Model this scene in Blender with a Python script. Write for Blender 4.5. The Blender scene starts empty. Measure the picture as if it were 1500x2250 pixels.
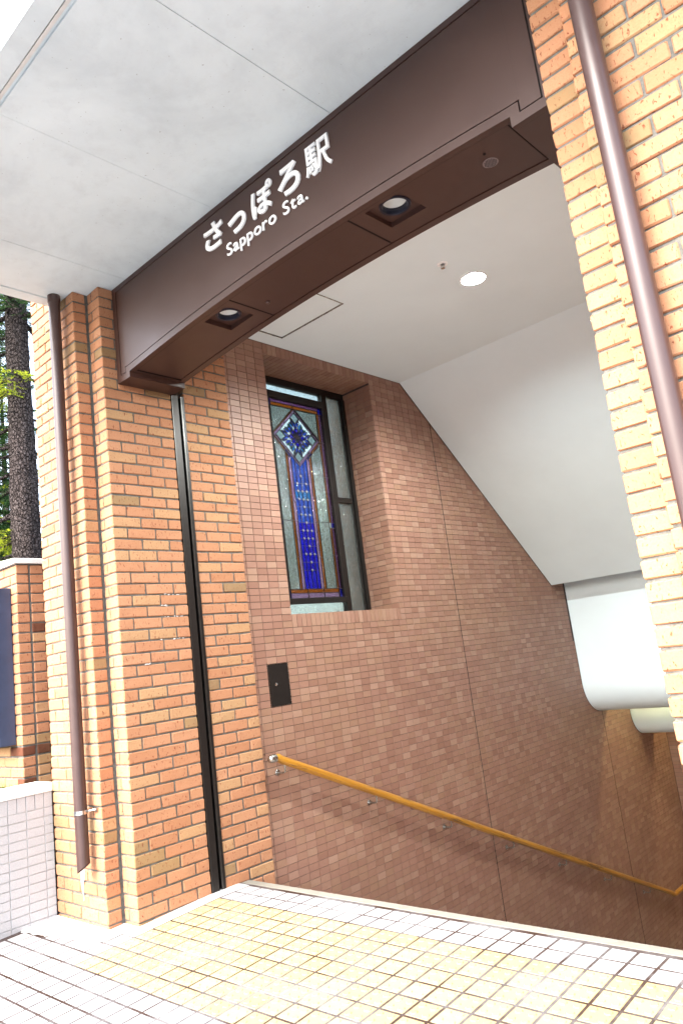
import bpy, bmesh, math, random
from mathutils import Vector, Matrix, noise

random.seed(7)
scene = bpy.context.scene
COL = scene.collection

# ------------------------------------------------------------------ camera
CAM_R = ((0.72022642, 0.68268079, -0.12337275),
         (-0.22259957, 0.05898084, -0.97312419),
         (-0.65705657, 0.72833248, 0.19444401))
CAM_C = Vector((3.98929806, -2.34311308, 1.28012611))
CAM_F = 1627.407            # focal length in pixels of a 1500 pixel wide picture
cam_data = bpy.data.cameras.new('camera')
cam = bpy.data.objects.new('camera', cam_data)
COL.objects.link(cam)
r, u, b = [Vector(v) for v in CAM_R]
u = -u; b = -b
cam.matrix_world = Matrix(((r.x, u.x, b.x, CAM_C.x), (r.y, u.y, b.y, CAM_C.y),
                           (r.z, u.z, b.z, CAM_C.z), (0, 0, 0, 1)))
cam_data.sensor_fit = 'HORIZONTAL'
cam_data.sensor_width = 36.0
cam_data.lens = CAM_F / 1500 * 36
cam_data.clip_start = 0.05
cam_data.clip_end = 3000
scene.camera = cam

# ------------------------------------------------------------------ sky, sun, exposure
SUN_EL, SUN_AZ = math.radians(46), math.radians(186)     # azimuth: clockwise from +Y
world = bpy.data.worlds.new('World')
scene.world = world
world.use_nodes = True
wn = world.node_tree.nodes; wl = world.node_tree.links
wn.clear()
wo = wn.new('ShaderNodeOutputWorld'); bg = wn.new('ShaderNodeBackground')
sky = wn.new('ShaderNodeTexSky'); hsv = wn.new('ShaderNodeHueSaturation')
sky.sky_type = 'NISHITA'; sky.sun_disc = False
sky.sun_elevation = SUN_EL; sky.sun_rotation = SUN_AZ
sky.air_density = 1.2; sky.dust_density = 4.0; sky.ozone_density = 1.0
hsv.inputs['Saturation'].default_value = 0.65           # overcast: nearly white
wl.new(sky.outputs[0], hsv.inputs['Color'])
wl.new(hsv.outputs[0], bg.inputs['Color'])
bg.inputs['Strength'].default_value = 0.15
wl.new(bg.outputs[0], wo.inputs['Surface'])

sd = bpy.data.lights.new('sun', 'SUN')
sd.energy = 0.5; sd.angle = math.radians(40); sd.color = (0.98, 0.99, 1.0)
sun = bpy.data.objects.new('sun', sd); COL.objects.link(sun)
dirv = Vector((math.sin(SUN_AZ) * math.cos(SUN_EL), math.cos(SUN_AZ) * math.cos(SUN_EL), math.sin(SUN_EL)))
sun.rotation_euler = (-dirv).to_track_quat('-Z', 'Y').to_euler()

scene.view_settings.view_transform = 'Standard'
scene.view_settings.look = 'None'
scene.view_settings.gamma = 1.0
scene.view_settings.use_curve_mapping = False
scene.view_settings.exposure = 3.15
cy_ = scene.cycles
cy_.max_bounces = 8; cy_.diffuse_bounces = 5; cy_.glossy_bounces = 3; cy_.transmission_bounces = 6; cy_.transparent_max_bounces = 6
cy_.caustics_reflective = False; cy_.caustics_refractive = False

# ------------------------------------------------------------------ helpers
def project(p):
    d = Vector(p) - CAM_C
    q = [Vector(v).dot(d) for v in CAM_R]
    if q[2] < 0.05: return None
    return 750 + CAM_F * q[0] / q[2], 1125 + CAM_F * q[1] / q[2]

def shown_area(corners):
    """size in the picture of a quad of world points (0 when outside the frame)"""
    pts = [project(c) for c in corners]
    if any(p is None for p in pts): return 0
    mx = sum(p[0] for p in pts) / 4; my = sum(p[1] for p in pts) / 4
    if mx < -10 or mx > 1510 or my < -10 or my > 2260: return 0
    a = 0
    for i in range(4):
        x0, y0 = pts[i]; x1, y1 = pts[(i + 1) % 4]
        a += x0 * y1 - x1 * y0
    return abs(a) / 2

def srgb(r, g, b):
    f = lambda c: (c / 255 / 12.92) if c / 255 <= 0.04045 else ((c / 255 + 0.055) / 1.055) ** 2.4
    return (f(r), f(g), f(b), 1)

class NT:
    def __init__(s, name):
        s.m = bpy.data.materials.new(name); s.m.use_nodes = True
        s.t = s.m.node_tree; s.t.nodes.clear()
        s.out = s.n('ShaderNodeOutputMaterial')
    def n(s, typ, **kw):
        nd = s.t.nodes.new(typ)
        for k, v in kw.items():
            if k.startswith('i_'):
                nd.inputs[k[2:].replace('_', ' ')].default_value = v
            else: setattr(nd, k, v)
        return nd
    def l(s, a, b): s.t.links.new(a, b)
    def pos(s, scale=None):
        g = s.n('ShaderNodeNewGeometry')
        return g.outputs['Position']
    def noise(s, vec, scale, detail=4, rough=0.55, dist=0.0):
        nd = s.n('ShaderNodeTexNoise'); nd.inputs['Scale'].default_value = scale
        nd.inputs['Detail'].default_value = detail; nd.inputs['Roughness'].default_value = rough
        nd.inputs['Distortion'].default_value = dist
        if vec is not None: s.l(vec, nd.inputs['Vector'])
        return nd.outputs['Fac']
    def ramp(s, fac, stops, interp='LINEAR'):
        nd = s.n('ShaderNodeValToRGB'); cr = nd.color_ramp; cr.interpolation = interp
        while len(cr.elements) < len(stops): cr.elements.new(0.5)
        for e, (p, c) in zip(cr.elements, stops):
            e.position = p; e.color = c if len(c) == 4 else (*c, 1)
        if fac is not None: s.l(fac, nd.inputs['Fac'])
        return nd.outputs['Color']
    def mix(s, fac, a, b, blend='MIX'):
        nd = s.n('ShaderNodeMix', data_type='RGBA', blend_type=blend)
        for sock, v in ((nd.inputs[0], fac), (nd.inputs[6], a), (nd.inputs[7], b)):
            if isinstance(v, (int, float)): sock.default_value = v
            elif isinstance(v, (tuple, list)): sock.default_value = v if len(v) == 4 else (*v, 1)
            else: s.l(v, sock)
        return nd.outputs[2]
    def math(s, op, a, b=0.0):
        nd = s.n('ShaderNodeMath', operation=op)
        for sock, v in ((nd.inputs[0], a), (nd.inputs[1], b)):
            if isinstance(v, (int, float)): sock.default_value = v
            else: s.l(v, sock)
        return nd.outputs[0]
    def bump(s, h, strength=0.3, dist=0.01):
        nd = s.n('ShaderNodeBump'); nd.inputs['Strength'].default_value = strength
        nd.inputs['Distance'].default_value = dist; s.l(h, nd.inputs['Height'])
        return nd.outputs['Normal']
    def pbr(s, color, rough=0.6, metal=0.0, normal=None, spec=0.5, **kw):
        nd = s.n('ShaderNodeBsdfPrincipled')
        def put(k, v):
            if isinstance(v, (int, float)): nd.inputs[k].default_value = v
            elif isinstance(v, (tuple, list)): nd.inputs[k].default_value = v if len(v) == 4 else (*v, 1)
            else: s.l(v, nd.inputs[k])
        put('Base Color', color); put('Roughness', rough); put('Metallic', metal)
        put('Specular IOR Level', spec)
        if normal is not None: s.l(normal, nd.inputs['Normal'])
        for k, v in kw.items(): put(k.replace('_', ' '), v)
        s.l(nd.outputs[0], s.out.inputs['Surface'])
        return nd
    def piece_value(s):
        """one random number for each piece: object colour on single pieces, face attribute on joined ones"""
        oi = s.n('ShaderNodeObjectInfo')
        sep = s.n('ShaderNodeSeparateColor'); s.l(oi.outputs['Color'], sep.inputs[0])
        at = s.n('ShaderNodeAttribute', attribute_name='rnd')
        return s.math('ADD', sep.outputs[0], at.outputs['Fac'])

# ------------------------------------------------------------------ materials
def mat_brick(name='brick_clay', aged=0.0):
    t = NT(name); v = t.piece_value(); p = t.pos()
    base = t.ramp(v, [(0.0, srgb(161, 112, 83)), (0.22, srgb(167, 120, 91)), (0.5, srgb(172, 127, 98)),
                      (0.66, srgb(164, 115, 87)), (0.70, srgb(169, 132, 98)), (0.86, srgb(165, 135, 100)),
                      (0.90, srgb(138, 116, 82)), (1.0, srgb(118, 102, 76))])
    m1 = t.noise(p, 14, 5, 0.6)
    base = t.mix(t.math('MULTIPLY', m1, 0.45), base, t.mix(0.5, base, srgb(184, 142, 100)))
    fine = t.noise(p, 120, 3, 0.7)
    base = t.mix(t.ramp(fine, [(0.35, (0, 0, 0)), (0.8, (0.5, 0.5, 0.5))]), base, srgb(156, 100, 66))
    mp = t.n('ShaderNodeMapping'); mp.inputs['Scale'].default_value = (1, 1, 0.42)
    t.l(p, mp.inputs['Vector'])
    pits = t.noise(mp.outputs[0], 115, 2, 0.5, 0.8)
    pitm = t.ramp(pits, [(0.635, (0, 0, 0)), (0.69, (1, 1, 1))])
    base = t.mix(t.math('MULTIPLY', pitm, 0.8), base, srgb(118, 52, 32))
    soot = t.noise(p, 2.2, 5, 0.65)
    base = t.mix(t.ramp(soot, [(0.55, (0, 0, 0)), (0.85, (0.45, 0.45, 0.45))]), base, srgb(150, 110, 80))
    if aged: base = t.mix(t.math('ADD', t.math('MULTIPLY', t.noise(p, 5, 5, 0.7), 0.5), aged - 0.25), base, srgb(76, 37, 25))
    h = t.math('SUBTRACT', t.math('MULTIPLY', fine, 0.25), pitm)
    h = t.math('ADD', h, t.math('MULTIPLY', t.noise(p, 35, 3), 0.6))
    t.pbr(base, 0.85, normal=t.bump(h, 0.6, 0.004), spec=0.25)
    return t.m

def mat_mortar():
    t = NT('mortar'); p = t.pos()
    c = t.ramp(t.noise(p, 30, 5, 0.7), [(0.3, srgb(84, 82, 77)), (0.7, srgb(118, 116, 111))])
    c = t.mix(t.ramp(t.noise(p, 3, 4), [(0.5, (0, 0, 0)), (0.75, (0.6, 0.6, 0.6))]), c, srgb(82, 79, 72))
    t.pbr(c, 0.95, normal=t.bump(t.noise(p, 180, 3, 0.7), 0.7, 0.003), spec=0.1)
    return t.m

def mat_tile():
    t = NT('wall_tile'); v = t.piece_value(); p = t.pos()
    base = t.ramp(v, [(0.0, srgb(134, 98, 83)), (0.25, srgb(142, 106, 91)), (0.5, srgb(147, 111, 96)),
                      (0.68, srgb(146, 113, 93)), (0.8, srgb(154, 120, 104)), (0.92, srgb(154, 123, 104)), (1.0, srgb(162, 130, 113))])
    n1 = t.noise(p, 60, 3, 0.6)
    base = t.mix(t.math('MULTIPLY', n1, 0.3), base, srgb(130, 93, 73))
    n2 = t.noise(p, 0.9, 3)
    base = t.mix(t.ramp(n2, [(0.45, (0, 0, 0)), (0.75, (0.35, 0.35, 0.35))]), base, srgb(140, 110, 86))
    t.pbr(base, t.math('ADD', t.math('MULTIPLY', n1, 0.3), 0.33), normal=t.bump(t.noise(p, 220, 2), 0.12, 0.002), spec=0.4)
    return t.m

def mat_simple(name, col, rough=0.6, metal=0.0, nscale=25, var=0.12, bump=0.1, bscale=120, spec=0.5):
    t = NT(name); p = t.pos()
    n = t.noise(p, nscale, 5, 0.6)
    dark = tuple(c * (1 - var * 2) for c in col[:3])
    light = tuple(min(1, c * (1 + var)) for c in col[:3])
    c = t.ramp(n, [(0.25, dark), (0.75, light)])
    rr = t.math('ADD', t.math('MULTIPLY', t.noise(p, nscale * 2, 3), 0.2), rough - 0.1)
    t.pbr(c, rr, metal, normal=t.bump(t.noise(p, bscale, 3), bump, 0.003), spec=spec)
    return t.m

def mat_concrete():
    t = NT('fair_faced_concrete'); p = t.pos()
    c = t.ramp(t.noise(p, 1.6, 7, 0.62, 0.4), [(0.3, srgb(190, 201, 207)), (0.5, srgb(207, 218, 223)), (0.7, srgb(215, 226, 231))])
    c = t.mix(t.ramp(t.noise(p, 9, 6, 0.7), [(0.5, (0, 0, 0)), (0.8, (0.5, 0.5, 0.5))]), c, srgb(186, 195, 200))
    sp = t.noise(p, 60, 2, 0.5)
    c = t.mix(t.ramp(sp, [(0.72, (0, 0, 0)), (0.76, (0.55, 0.55, 0.55))]), c, srgb(120, 122, 118))
    t.pbr(c, 0.8, normal=t.bump(t.noise(p, 40, 5, 0.7), 0.2, 0.003), spec=0.25)
    return t.m

def mat_floor_tile():
    t = NT('granite_floor_tile'); v = t.piece_value(); p = t.pos()
    c = t.ramp(v, [(0, srgb(126, 127, 130)), (0.5, srgb(141, 142, 144)), (1, srgb(152, 152, 153))])
    sp = t.noise(p, 330, 2, 0.8)
    c = t.mix(t.ramp(sp, [(0.56, (0, 0, 0)), (0.66, (0.8, 0.8, 0.8))]), c, srgb(120, 120, 126))
    g = t.noise(p, 3.5, 5, 0.65)
    c = t.mix(t.ramp(g, [(0.55, (0, 0, 0)), (0.8, (0.5, 0.5, 0.5))]), c, srgb(150, 146, 140))
    t.pbr(c, 0.55, normal=t.bump(sp, 0.25, 0.002), spec=0.3)
    return t.m

def mat_yellow():
    t = NT('tactile_yellow_tile'); v = t.piece_value(); p = t.pos()
    c = t.ramp(v, [(0, srgb(145, 129, 90)), (0.5, srgb(149, 134, 96)), (1, srgb(153, 139, 103))])
    st = t.noise(p, 22, 6, 0.7, 0.5)
    c = t.mix(t.ramp(st, [(0.60, (0, 0, 0)), (0.74, (0.75, 0.75, 0.75))]), c, srgb(126, 84, 36))
    c = t.mix(t.ramp(t.noise(p, 3, 4), [(0.45, (0, 0, 0)), (0.7, (0.3, 0.3, 0.3))]), c, srgb(152, 140, 108))
    t.pbr(c, 0.5, normal=t.bump(t.noise(p, 150, 3), 0.2, 0.002), spec=0.35)
    return t.m

def mat_grout():
    t = NT('floor_grout'); p = t.pos()
    c = t.ramp(t.noise(p, 2.3, 5, 0.7), [(0.36, srgb(46, 32, 24)), (0.45, srgb(60, 48, 44)), (0.55, srgb(84, 80, 80)), (0.68, srgb(116, 114, 114))])
    c = t.mix(t.ramp(t.noise(p, 40, 4, 0.7), [(0.5, (0, 0, 0)), (0.8, (0.5, 0.5, 0.5))]), c, srgb(36, 32, 30))
    t.pbr(c, 0.95, normal=t.bump(t.noise(p, 160, 3), 0.6, 0.003), spec=0.1)
    return t.m

def mat_rail_wood():
    t = NT('varnished_rail'); p = t.pos()
    mp = t.n('ShaderNodeMapping'); mp.inputs['Rotation'].default_value = (math.atan(0.437), 0, 0)
    t.l(p, mp.inputs['Vector']); mp0 = mp
    mp = t.n('ShaderNodeMapping'); mp.inputs['Scale'].default_value = (60, 2.2, 60); t.l(mp0.outputs[0], mp.inputs['Vector'])
    g = t.noise(mp.outputs[0], 1.0, 5, 0.65, 0.3)
    c = t.ramp(g, [(0.3, srgb(150, 98, 22)), (0.55, srgb(178, 124, 36)), (0.75, srgb(188, 138, 54))])
    w = t.noise(mp.outputs[0], 0.55, 6, 0.8, 0.6)
    c = t.mix(t.ramp(w, [(0.53, (0, 0, 0)), (0.60, (0.85, 0.85, 0.85))]), c, srgb(84, 56, 30))
    t.pbr(c, 0.38, normal=t.bump(g, 0.1, 0.002), spec=0.5)
    return t.m

def mat_bark():
    t = NT('spruce_bark'); p = t.pos()
    v = t.n('ShaderNodeTexVoronoi', feature='DISTANCE_TO_EDGE'); v.inputs['Scale'].default_value = 34
    mp = t.n('ShaderNodeMapping'); mp.inputs['Scale'].default_value = (1, 1, 0.6); t.l(p, mp.inputs['Vector'])
    t.l(mp.outputs[0], v.inputs['Vector'])
    n = t.noise(p, 40, 5, 0.7)
    c = t.ramp(n, [(0.3, srgb(36, 30, 28)), (0.5, srgb(72, 64, 62)), (0.7, srgb(116, 106, 104))])
    c = t.mix(t.ramp(v.outputs['Distance'], [(0.0, (0.85, 0.85, 0.85)), (0.10, (0, 0, 0))]), c, srgb(24, 18, 16))
    h = t.math('ADD', t.ramp(v.outputs['Distance'], [(0.0, (0, 0, 0)), (0.12, (1, 1, 1))]), n)
    t.pbr(c, 0.95, normal=t.bump(h, 1.0, 0.03), spec=0.1)
    return t.m

def mat_needles(name, a, bcol):
    t = NT(name); p = t.pos()
    c = t.ramp(t.noise(p, 5, 4, 0.7), [(0.3, a), (0.7, bcol)])
    d = t.n('ShaderNodeBsdfDiffuse'); t.l(c, d.inputs[0])
    tr = t.n('ShaderNodeBsdfTranslucent'); t.l(c, tr.inputs[0])
    mx = t.n('ShaderNodeMixShader'); mx.inputs[0].default_value = 0.35
    t.l(d.outputs[0], mx.inputs[1]); t.l(tr.outputs[0], mx.inputs[2]); t.l(mx.outputs[0], t.out.inputs['Surface'])
    return t.m

def mat_glass(name, col, rough=0.12, trans=0.45, wave=0.5, wscale=26, gloss=0.05):
    """coloured window glass: light scatters through it, some passes, some is reflected"""
    t = NT(name); p = t.pos()
    mp = t.n('ShaderNodeMapping'); mp.inputs['Scale'].default_value = (1, 1, 0.6); t.l(p, mp.inputs['Vector'])
    nz = t.noise(mp.outputs[0], wscale, 3, 0.55, 1.8)
    nor = t.bump(nz, wave * 0.8, 0.02)
    cc = t.mix(t.math('MULTIPLY', t.noise(p, 9, 4), 0.5), col, tuple(c * 0.6 for c in col[:3]))
    tl = t.n('ShaderNodeBsdfTranslucent'); t.l(cc, tl.inputs[0]); t.l(nor, tl.inputs['Normal'])
    rf = t.n('ShaderNodeBsdfRefraction'); rf.inputs['IOR'].default_value = 1.15; rf.inputs['Roughness'].default_value = rough
    t.l(cc, rf.inputs[0]); t.l(nor, rf.inputs['Normal'])
    gl = t.n('ShaderNodeBsdfGlossy'); gl.inputs['Roughness'].default_value = 0.08; t.l(nor, gl.inputs['Normal'])
    m1 = t.n('ShaderNodeMixShader'); m1.inputs[0].default_value = trans
    t.l(tl.outputs[0], m1.inputs[1]); t.l(rf.outputs[0], m1.inputs[2])
    m2 = t.n('ShaderNodeMixShader'); m2.inputs[0].default_value = gloss
    t.l(m1.outputs[0], m2.inputs[1]); t.l(gl.outputs[0], m2.inputs[2])
    t.l(m2.outputs[0], t.out.inputs['Surface'])
    return t.m

def mat_emit(name, col, strength):
    t = NT(name)
    e = t.n('ShaderNodeEmission'); e.inputs[0].default_value = (*col, 1); e.inputs[1].default_value = strength
    t.l(e.outputs[0], t.out.inputs['Surface'])
    return t.m

M = dict(
    brick=mat_brick(), old_brick=mat_brick('weathered_brick', 0.85), low_tile=mat_simple('pale_wall_tile', srgb(164, 165, 167), 0.6, nscale=260, var=0.12, bump=0.15), mortar=mat_mortar(), tile=mat_tile(), concrete=mat_concrete(),
    tile_grout=mat_simple('tile_grout', srgb(78, 66, 62), 0.9, nscale=40, var=0.2),
    floor_tile=mat_floor_tile(), yellow=mat_yellow(), grout=mat_grout(),
    cement=mat_simple('cement_screed', srgb(190, 188, 184), 0.9, nscale=12, var=0.12, bump=0.4),
    brown=mat_simple('brown_painted_steel', srgb(62, 40, 34), 0.42, 0.0, nscale=3, var=0.06, bump=0.06, bscale=260, spec=0.5),
    pipe=mat_simple('brown_pipe_paint', srgb(66, 47, 44), 0.36, 0.0, nscale=8, var=0.08, bump=0.05),
    black=mat_simple('black_shadow_gap', (0.008, 0.007, 0.007), 0.8, nscale=20),
    dark_metal=mat_simple('dark_bronze_aluminium', srgb(44, 40, 38), 0.4, 0.6, nscale=30, var=0.1),
    track=mat_simple('track_steel', srgb(78, 76, 74), 0.35, 0.85, nscale=20, var=0.15),
    plaster=mat_simple('white_plaster', srgb(224, 237, 242), 0.75, nscale=2, var=0.02, bump=0.05, bscale=300, spec=0.2),
    white=mat_simple('white_acrylic', srgb(246, 248, 250), 0.35, nscale=10, var=0.01, bump=0.0),
    steel=mat_simple('brushed_steel', srgb(170, 168, 164), 0.28, 1.0, nscale=60, var=0.1),
    chrome=mat_simple('chrome', srgb(210, 210, 210), 0.12, 1.0, nscale=60, var=0.05),
    rail=mat_rail_wood(), bark=mat_bark(),
    navy_baffle=mat_simple('dark_baffle', srgb(30, 32, 48), 0.4, 0.2, nscale=30),
    nosing=mat_simple('cream_nosing', srgb(116, 114, 106), 0.6, nscale=14, var=0.1),
    step=mat_simple('stair_granite', srgb(150, 146, 142), 0.7, nscale=50, var=0.15),
    lead=mat_simple('lead_came', srgb(40, 36, 36), 0.5, 0.5, nscale=60),
    navy=mat_simple('navy_board', srgb(52, 66, 92), 0.35, 0.1, nscale=8, var=0.1),
    cap=mat_simple('pale_cap_stone', srgb(206, 205, 202), 0.8, nscale=12, var=0.06),
    soil=mat_simple('soil', srgb(86, 74, 56), 0.95, nscale=8, var=0.25, bump=0.8),
    asphalt=mat_simple('street_asphalt', (0.06, 0.06, 0.062), 0.9, nscale=60, var=0.25, bump=0.5),
    g_clear=mat_glass('clear_wave_glass', srgb(210, 220, 217), 0.16, 0.72, 0.8, 30, 0.10),
    g_side=mat_glass('grey_wave_glass', srgb(172, 180, 177), 0.16, 0.7, 0.9, 30, 0.14),
    g_panel=mat_glass('pale_green_glass', srgb(226, 236, 231), 0.10, 0.7, 0.9, 34, 0.16),
    g_white=mat_glass('milky_glass', srgb(226, 236, 236), 0.12, 0.8, 0.4, 30),
    g_orange=mat_glass('amber_glass', srgb(240, 170, 84), 0.12, 0.8, 0.7, 40),
    g_purple=mat_glass('mauve_glass', srgb(240, 208, 236), 0.12, 0.8, 0.7, 40),
    g_plum=mat_glass('plum_glass', srgb(206, 158, 200), 0.12, 0.8, 0.7, 40),
    g_blue=mat_glass('cobalt_glass', srgb(110, 165, 255), 0.12, 0.8, 0.6, 40),
    g_deep=mat_glass('ultramarine_glass', srgb(88, 92, 255), 0.12, 0.8, 0.6, 40),
    g_sky=mat_glass('azure_glass', srgb(110, 205, 255), 0.12, 0.8, 0.6, 40),
    g_mid=mat_glass('steel_blue_glass', srgb(84, 160, 250), 0.12, 0.8, 0.6, 40),
    g_teal=mat_glass('teal_glass', srgb(110, 220, 205), 0.12, 0.8, 0.5, 40),
    silver=mat_simple('matt_silver', srgb(226, 226, 222), 0.5, 0.35, nscale=40, var=0.03),
    grille=mat_simple('grey_grille', srgb(112, 98, 98), 0.6, 0.2, nscale=40, var=0.1),
    roundel=mat_simple('clear_roundel', srgb(120, 124, 118), 0.15, 0.0, nscale=90, var=0.2),
    needles=mat_needles('spruce_needles', srgb(36, 62, 40), srgb(72, 98, 52)),
    young=mat_needles('young_needles', srgb(132, 150, 40), srgb(170, 176, 56)),
    grass=mat_needles('grass_blades', srgb(70, 110, 36), srgb(130, 160, 60)),
)

class MB:
    """collects shapes for ONE mesh object, in world coordinates"""
    def __init__(s): s.v = []; s.f = []; s.r = []
    def face(s, pts, rnd=0.0):
        b = len(s.v); s.v += [tuple(p) for p in pts]; s.f.append(tuple(range(b, b + len(pts)))); s.r.append(rnd)
        return s
    def box(s, x0, x1, y0, y1, z0, z1, rnd=0.0):
        b = len(s.v)
        s.v += [(x0, y0, z0), (x1, y0, z0), (x1, y1, z0), (x0, y1, z0), (x0, y0, z1), (x1, y0, z1), (x1, y1, z1), (x0, y1, z1)]
        for q in ((3, 2, 1, 0), (4, 5, 6, 7), (0, 1, 5, 4), (1, 2, 6, 5), (2, 3, 7, 6), (3, 0, 4, 7)):
            s.f.append(tuple(b + i for i in q)); s.r.append(rnd)
        return s
    def prism(s, poly, axis, a, b_, rnd=0.0):
        """polygon in the two other axes (order x,y / x,z / y,z) extruded along axis from a to b_"""
        def P(p, h):
            return (h, p[0], p[1]) if axis == 'x' else ((p[0], h, p[1]) if axis == 'y' else (p[0], p[1], h))
        n = len(poly); b = len(s.v)
        s.v += [P(p, a) for p in poly] + [P(p, b_) for p in poly]
        s.f.append(tuple(range(b, b + n))[::-1]); s.f.append(tuple(range(b + n, b + 2 * n)))
        for i in range(n):
            j = (i + 1) % n; s.f.append((b + i, b + j, b + n + j, b + n + i))
        s.r += [rnd] * (n + 2)
        return s
    def tube(s, path, rad, seg=14, caps=True):
        path = [Vector(p) for p in path]; rads = rad if isinstance(rad, (list, tuple)) else [rad] * len(path)
        b = len(s.v); nv = None
        for i, p in enumerate(path):
            d = (path[min(i + 1, len(path) - 1)] - path[max(i - 1, 0)]).normalized()
            if nv is None:
                nv = d.orthogonal().normalized()
            nv = (nv - d * nv.dot(d)).normalized(); bv = d.cross(nv)
            for k in range(seg):
                a = 2 * math.pi * k / seg
                s.v.append(tuple(p + (nv * math.cos(a) + bv * math.sin(a)) * rads[i]))
        for i in range(len(path) - 1):
            for k in range(seg):
                k2 = (k + 1) % seg
                s.f.append((b + i * seg + k, b + i * seg + k2, b + (i + 1) * seg + k2, b + (i + 1) * seg + k)); s.r.append(0)
        if caps:
            s.f.append(tuple(b + k for k in range(seg))[::-1]); s.r.append(0)
            e = b + (len(path) - 1) * seg
            s.f.append(tuple(e + k for k in range(seg))); s.r.append(0)
        return s
    def ring(s, c, axis, prof, seg=28):
        """lathe: prof = [(radius, height along axis), ...] about an axis through c"""
        ax = Vector(axis).normalized(); n = ax.orthogonal().normalized(); m = ax.cross(n); c = Vector(c); b = len(s.v)
        for (rr, h) in prof:
            for k in range(seg):
                a = 2 * math.pi * k / seg
                s.v.append(tuple(c + ax * h + (n * math.cos(a) + m * math.sin(a)) * rr))
        for i in range(len(prof) - 1):
            for k in range(seg):
                k2 = (k + 1) % seg
                s.f.append((b + i * seg + k, b + i * seg + k2, b + (i + 1) * seg + k2, b + (i + 1) * seg + k)); s.r.append(0)
        return s
    def mesh(s, name, mat, origin=(0, 0, 0), smooth=False, bevel=0.0, rnd=False):
        me = bpy.data.meshes.new(name)
        o = origin
        me.from_pydata([(x - o[0], y - o[1], z - o[2]) for x, y, z in s.v], [], s.f)
        if rnd:
            at = me.attributes.new('rnd', 'FLOAT', 'FACE'); at.data.foreach_set('value', s.r)
        me.materials.append(mat)
        bm = bmesh.new(); bm.from_mesh(me)
        if bevel:
            bmesh.ops.remove_doubles(bm, verts=bm.verts, dist=1e-6)
            bmesh.ops.bevel(bm, geom=[e for e in bm.edges if len(e.link_faces) == 2 and e.calc_face_angle(0) > 0.4], offset=bevel, segments=2, affect='EDGES', profile=0.6)
        bmesh.ops.recalc_face_normals(bm, faces=bm.faces)
        bm.to_mesh(me); bm.free()
        if smooth:
            me.shade_smooth()
            me.set_sharp_from_angle(angle=math.radians(35))
        me.update()
        return me
    def build(s, name, mat, parent=None, smooth=False, bevel=0.0, rnd=False, kind=None, label=None):
        o = obj(name, s.mesh(name, mat, origin=world_origin(parent), smooth=smooth, bevel=bevel, rnd=rnd), parent)
        if kind: o['kind'] = kind
        if label: o['label'] = label
        if rnd: o.color = (0, 0, 0, 1)
        return o

def world_origin(p):
    w = Vector((0, 0, 0))
    while p is not None:
        w += p.location; p = p.parent
    return w

def obj(name, me, parent=None, loc=(0, 0, 0)):
    o = bpy.data.objects.new(name, me); COL.objects.link(o)
    o.parent = parent; o.location = loc
    return o

def tag(o, label=None, cat=None, group=None, kind=None):
    if label: o['label'] = label
    if cat: o['category'] = cat
    if group: o['group'] = group
    if kind: o['kind'] = kind
    return o

def thing(name, label, cat, loc=(0, 0, 0), group=None):
    o = bpy.data.objects.new(name, None); COL.objects.link(o); o.location = loc
    o.empty_display_size = 0.1
    return tag(o, label, cat, group)

# pieces (bricks, tiles): up to `limit` of the largest shown become objects, the rest one joined part
_piece_cache = {}
def piece_mesh(kind, dims, mat, chip, bev, nvar):
    var = random.randrange(nvar)
    key = (kind, tuple(round(d, 3) for d in dims), var)
    if key in _piece_cache: return _piece_cache[key]
    dx, dy, dz = dims
    m = MB().box(-dx / 2, dx / 2, -dy / 2, dy / 2, -dz / 2, dz / 2)
    rng = random.Random(hash(key) & 0xffff)
    m.v = [tuple(c + rng.uniform(-chip, chip) for c in p) for p in m.v]
    me = bpy.data.meshes.new(kind); me.from_pydata(m.v, [], m.f); me.materials.append(mat)
    if bev:
        bm = bmesh.new(); bm.from_mesh(me)
        bmesh.ops.bevel(bm, geom=list(bm.edges), offset=bev, segments=1, affect='EDGES')
        for v in bm.verts:
            v.co += Vector((rng.uniform(-1, 1), rng.uniform(-1, 1), rng.uniform(-1, 1))) * chip * 0.6
        bmesh.ops.recalc_face_normals(bm, faces=bm.faces)
        bm.to_mesh(me); bm.free()
    _piece_cache[key] = me
    return me

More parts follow.
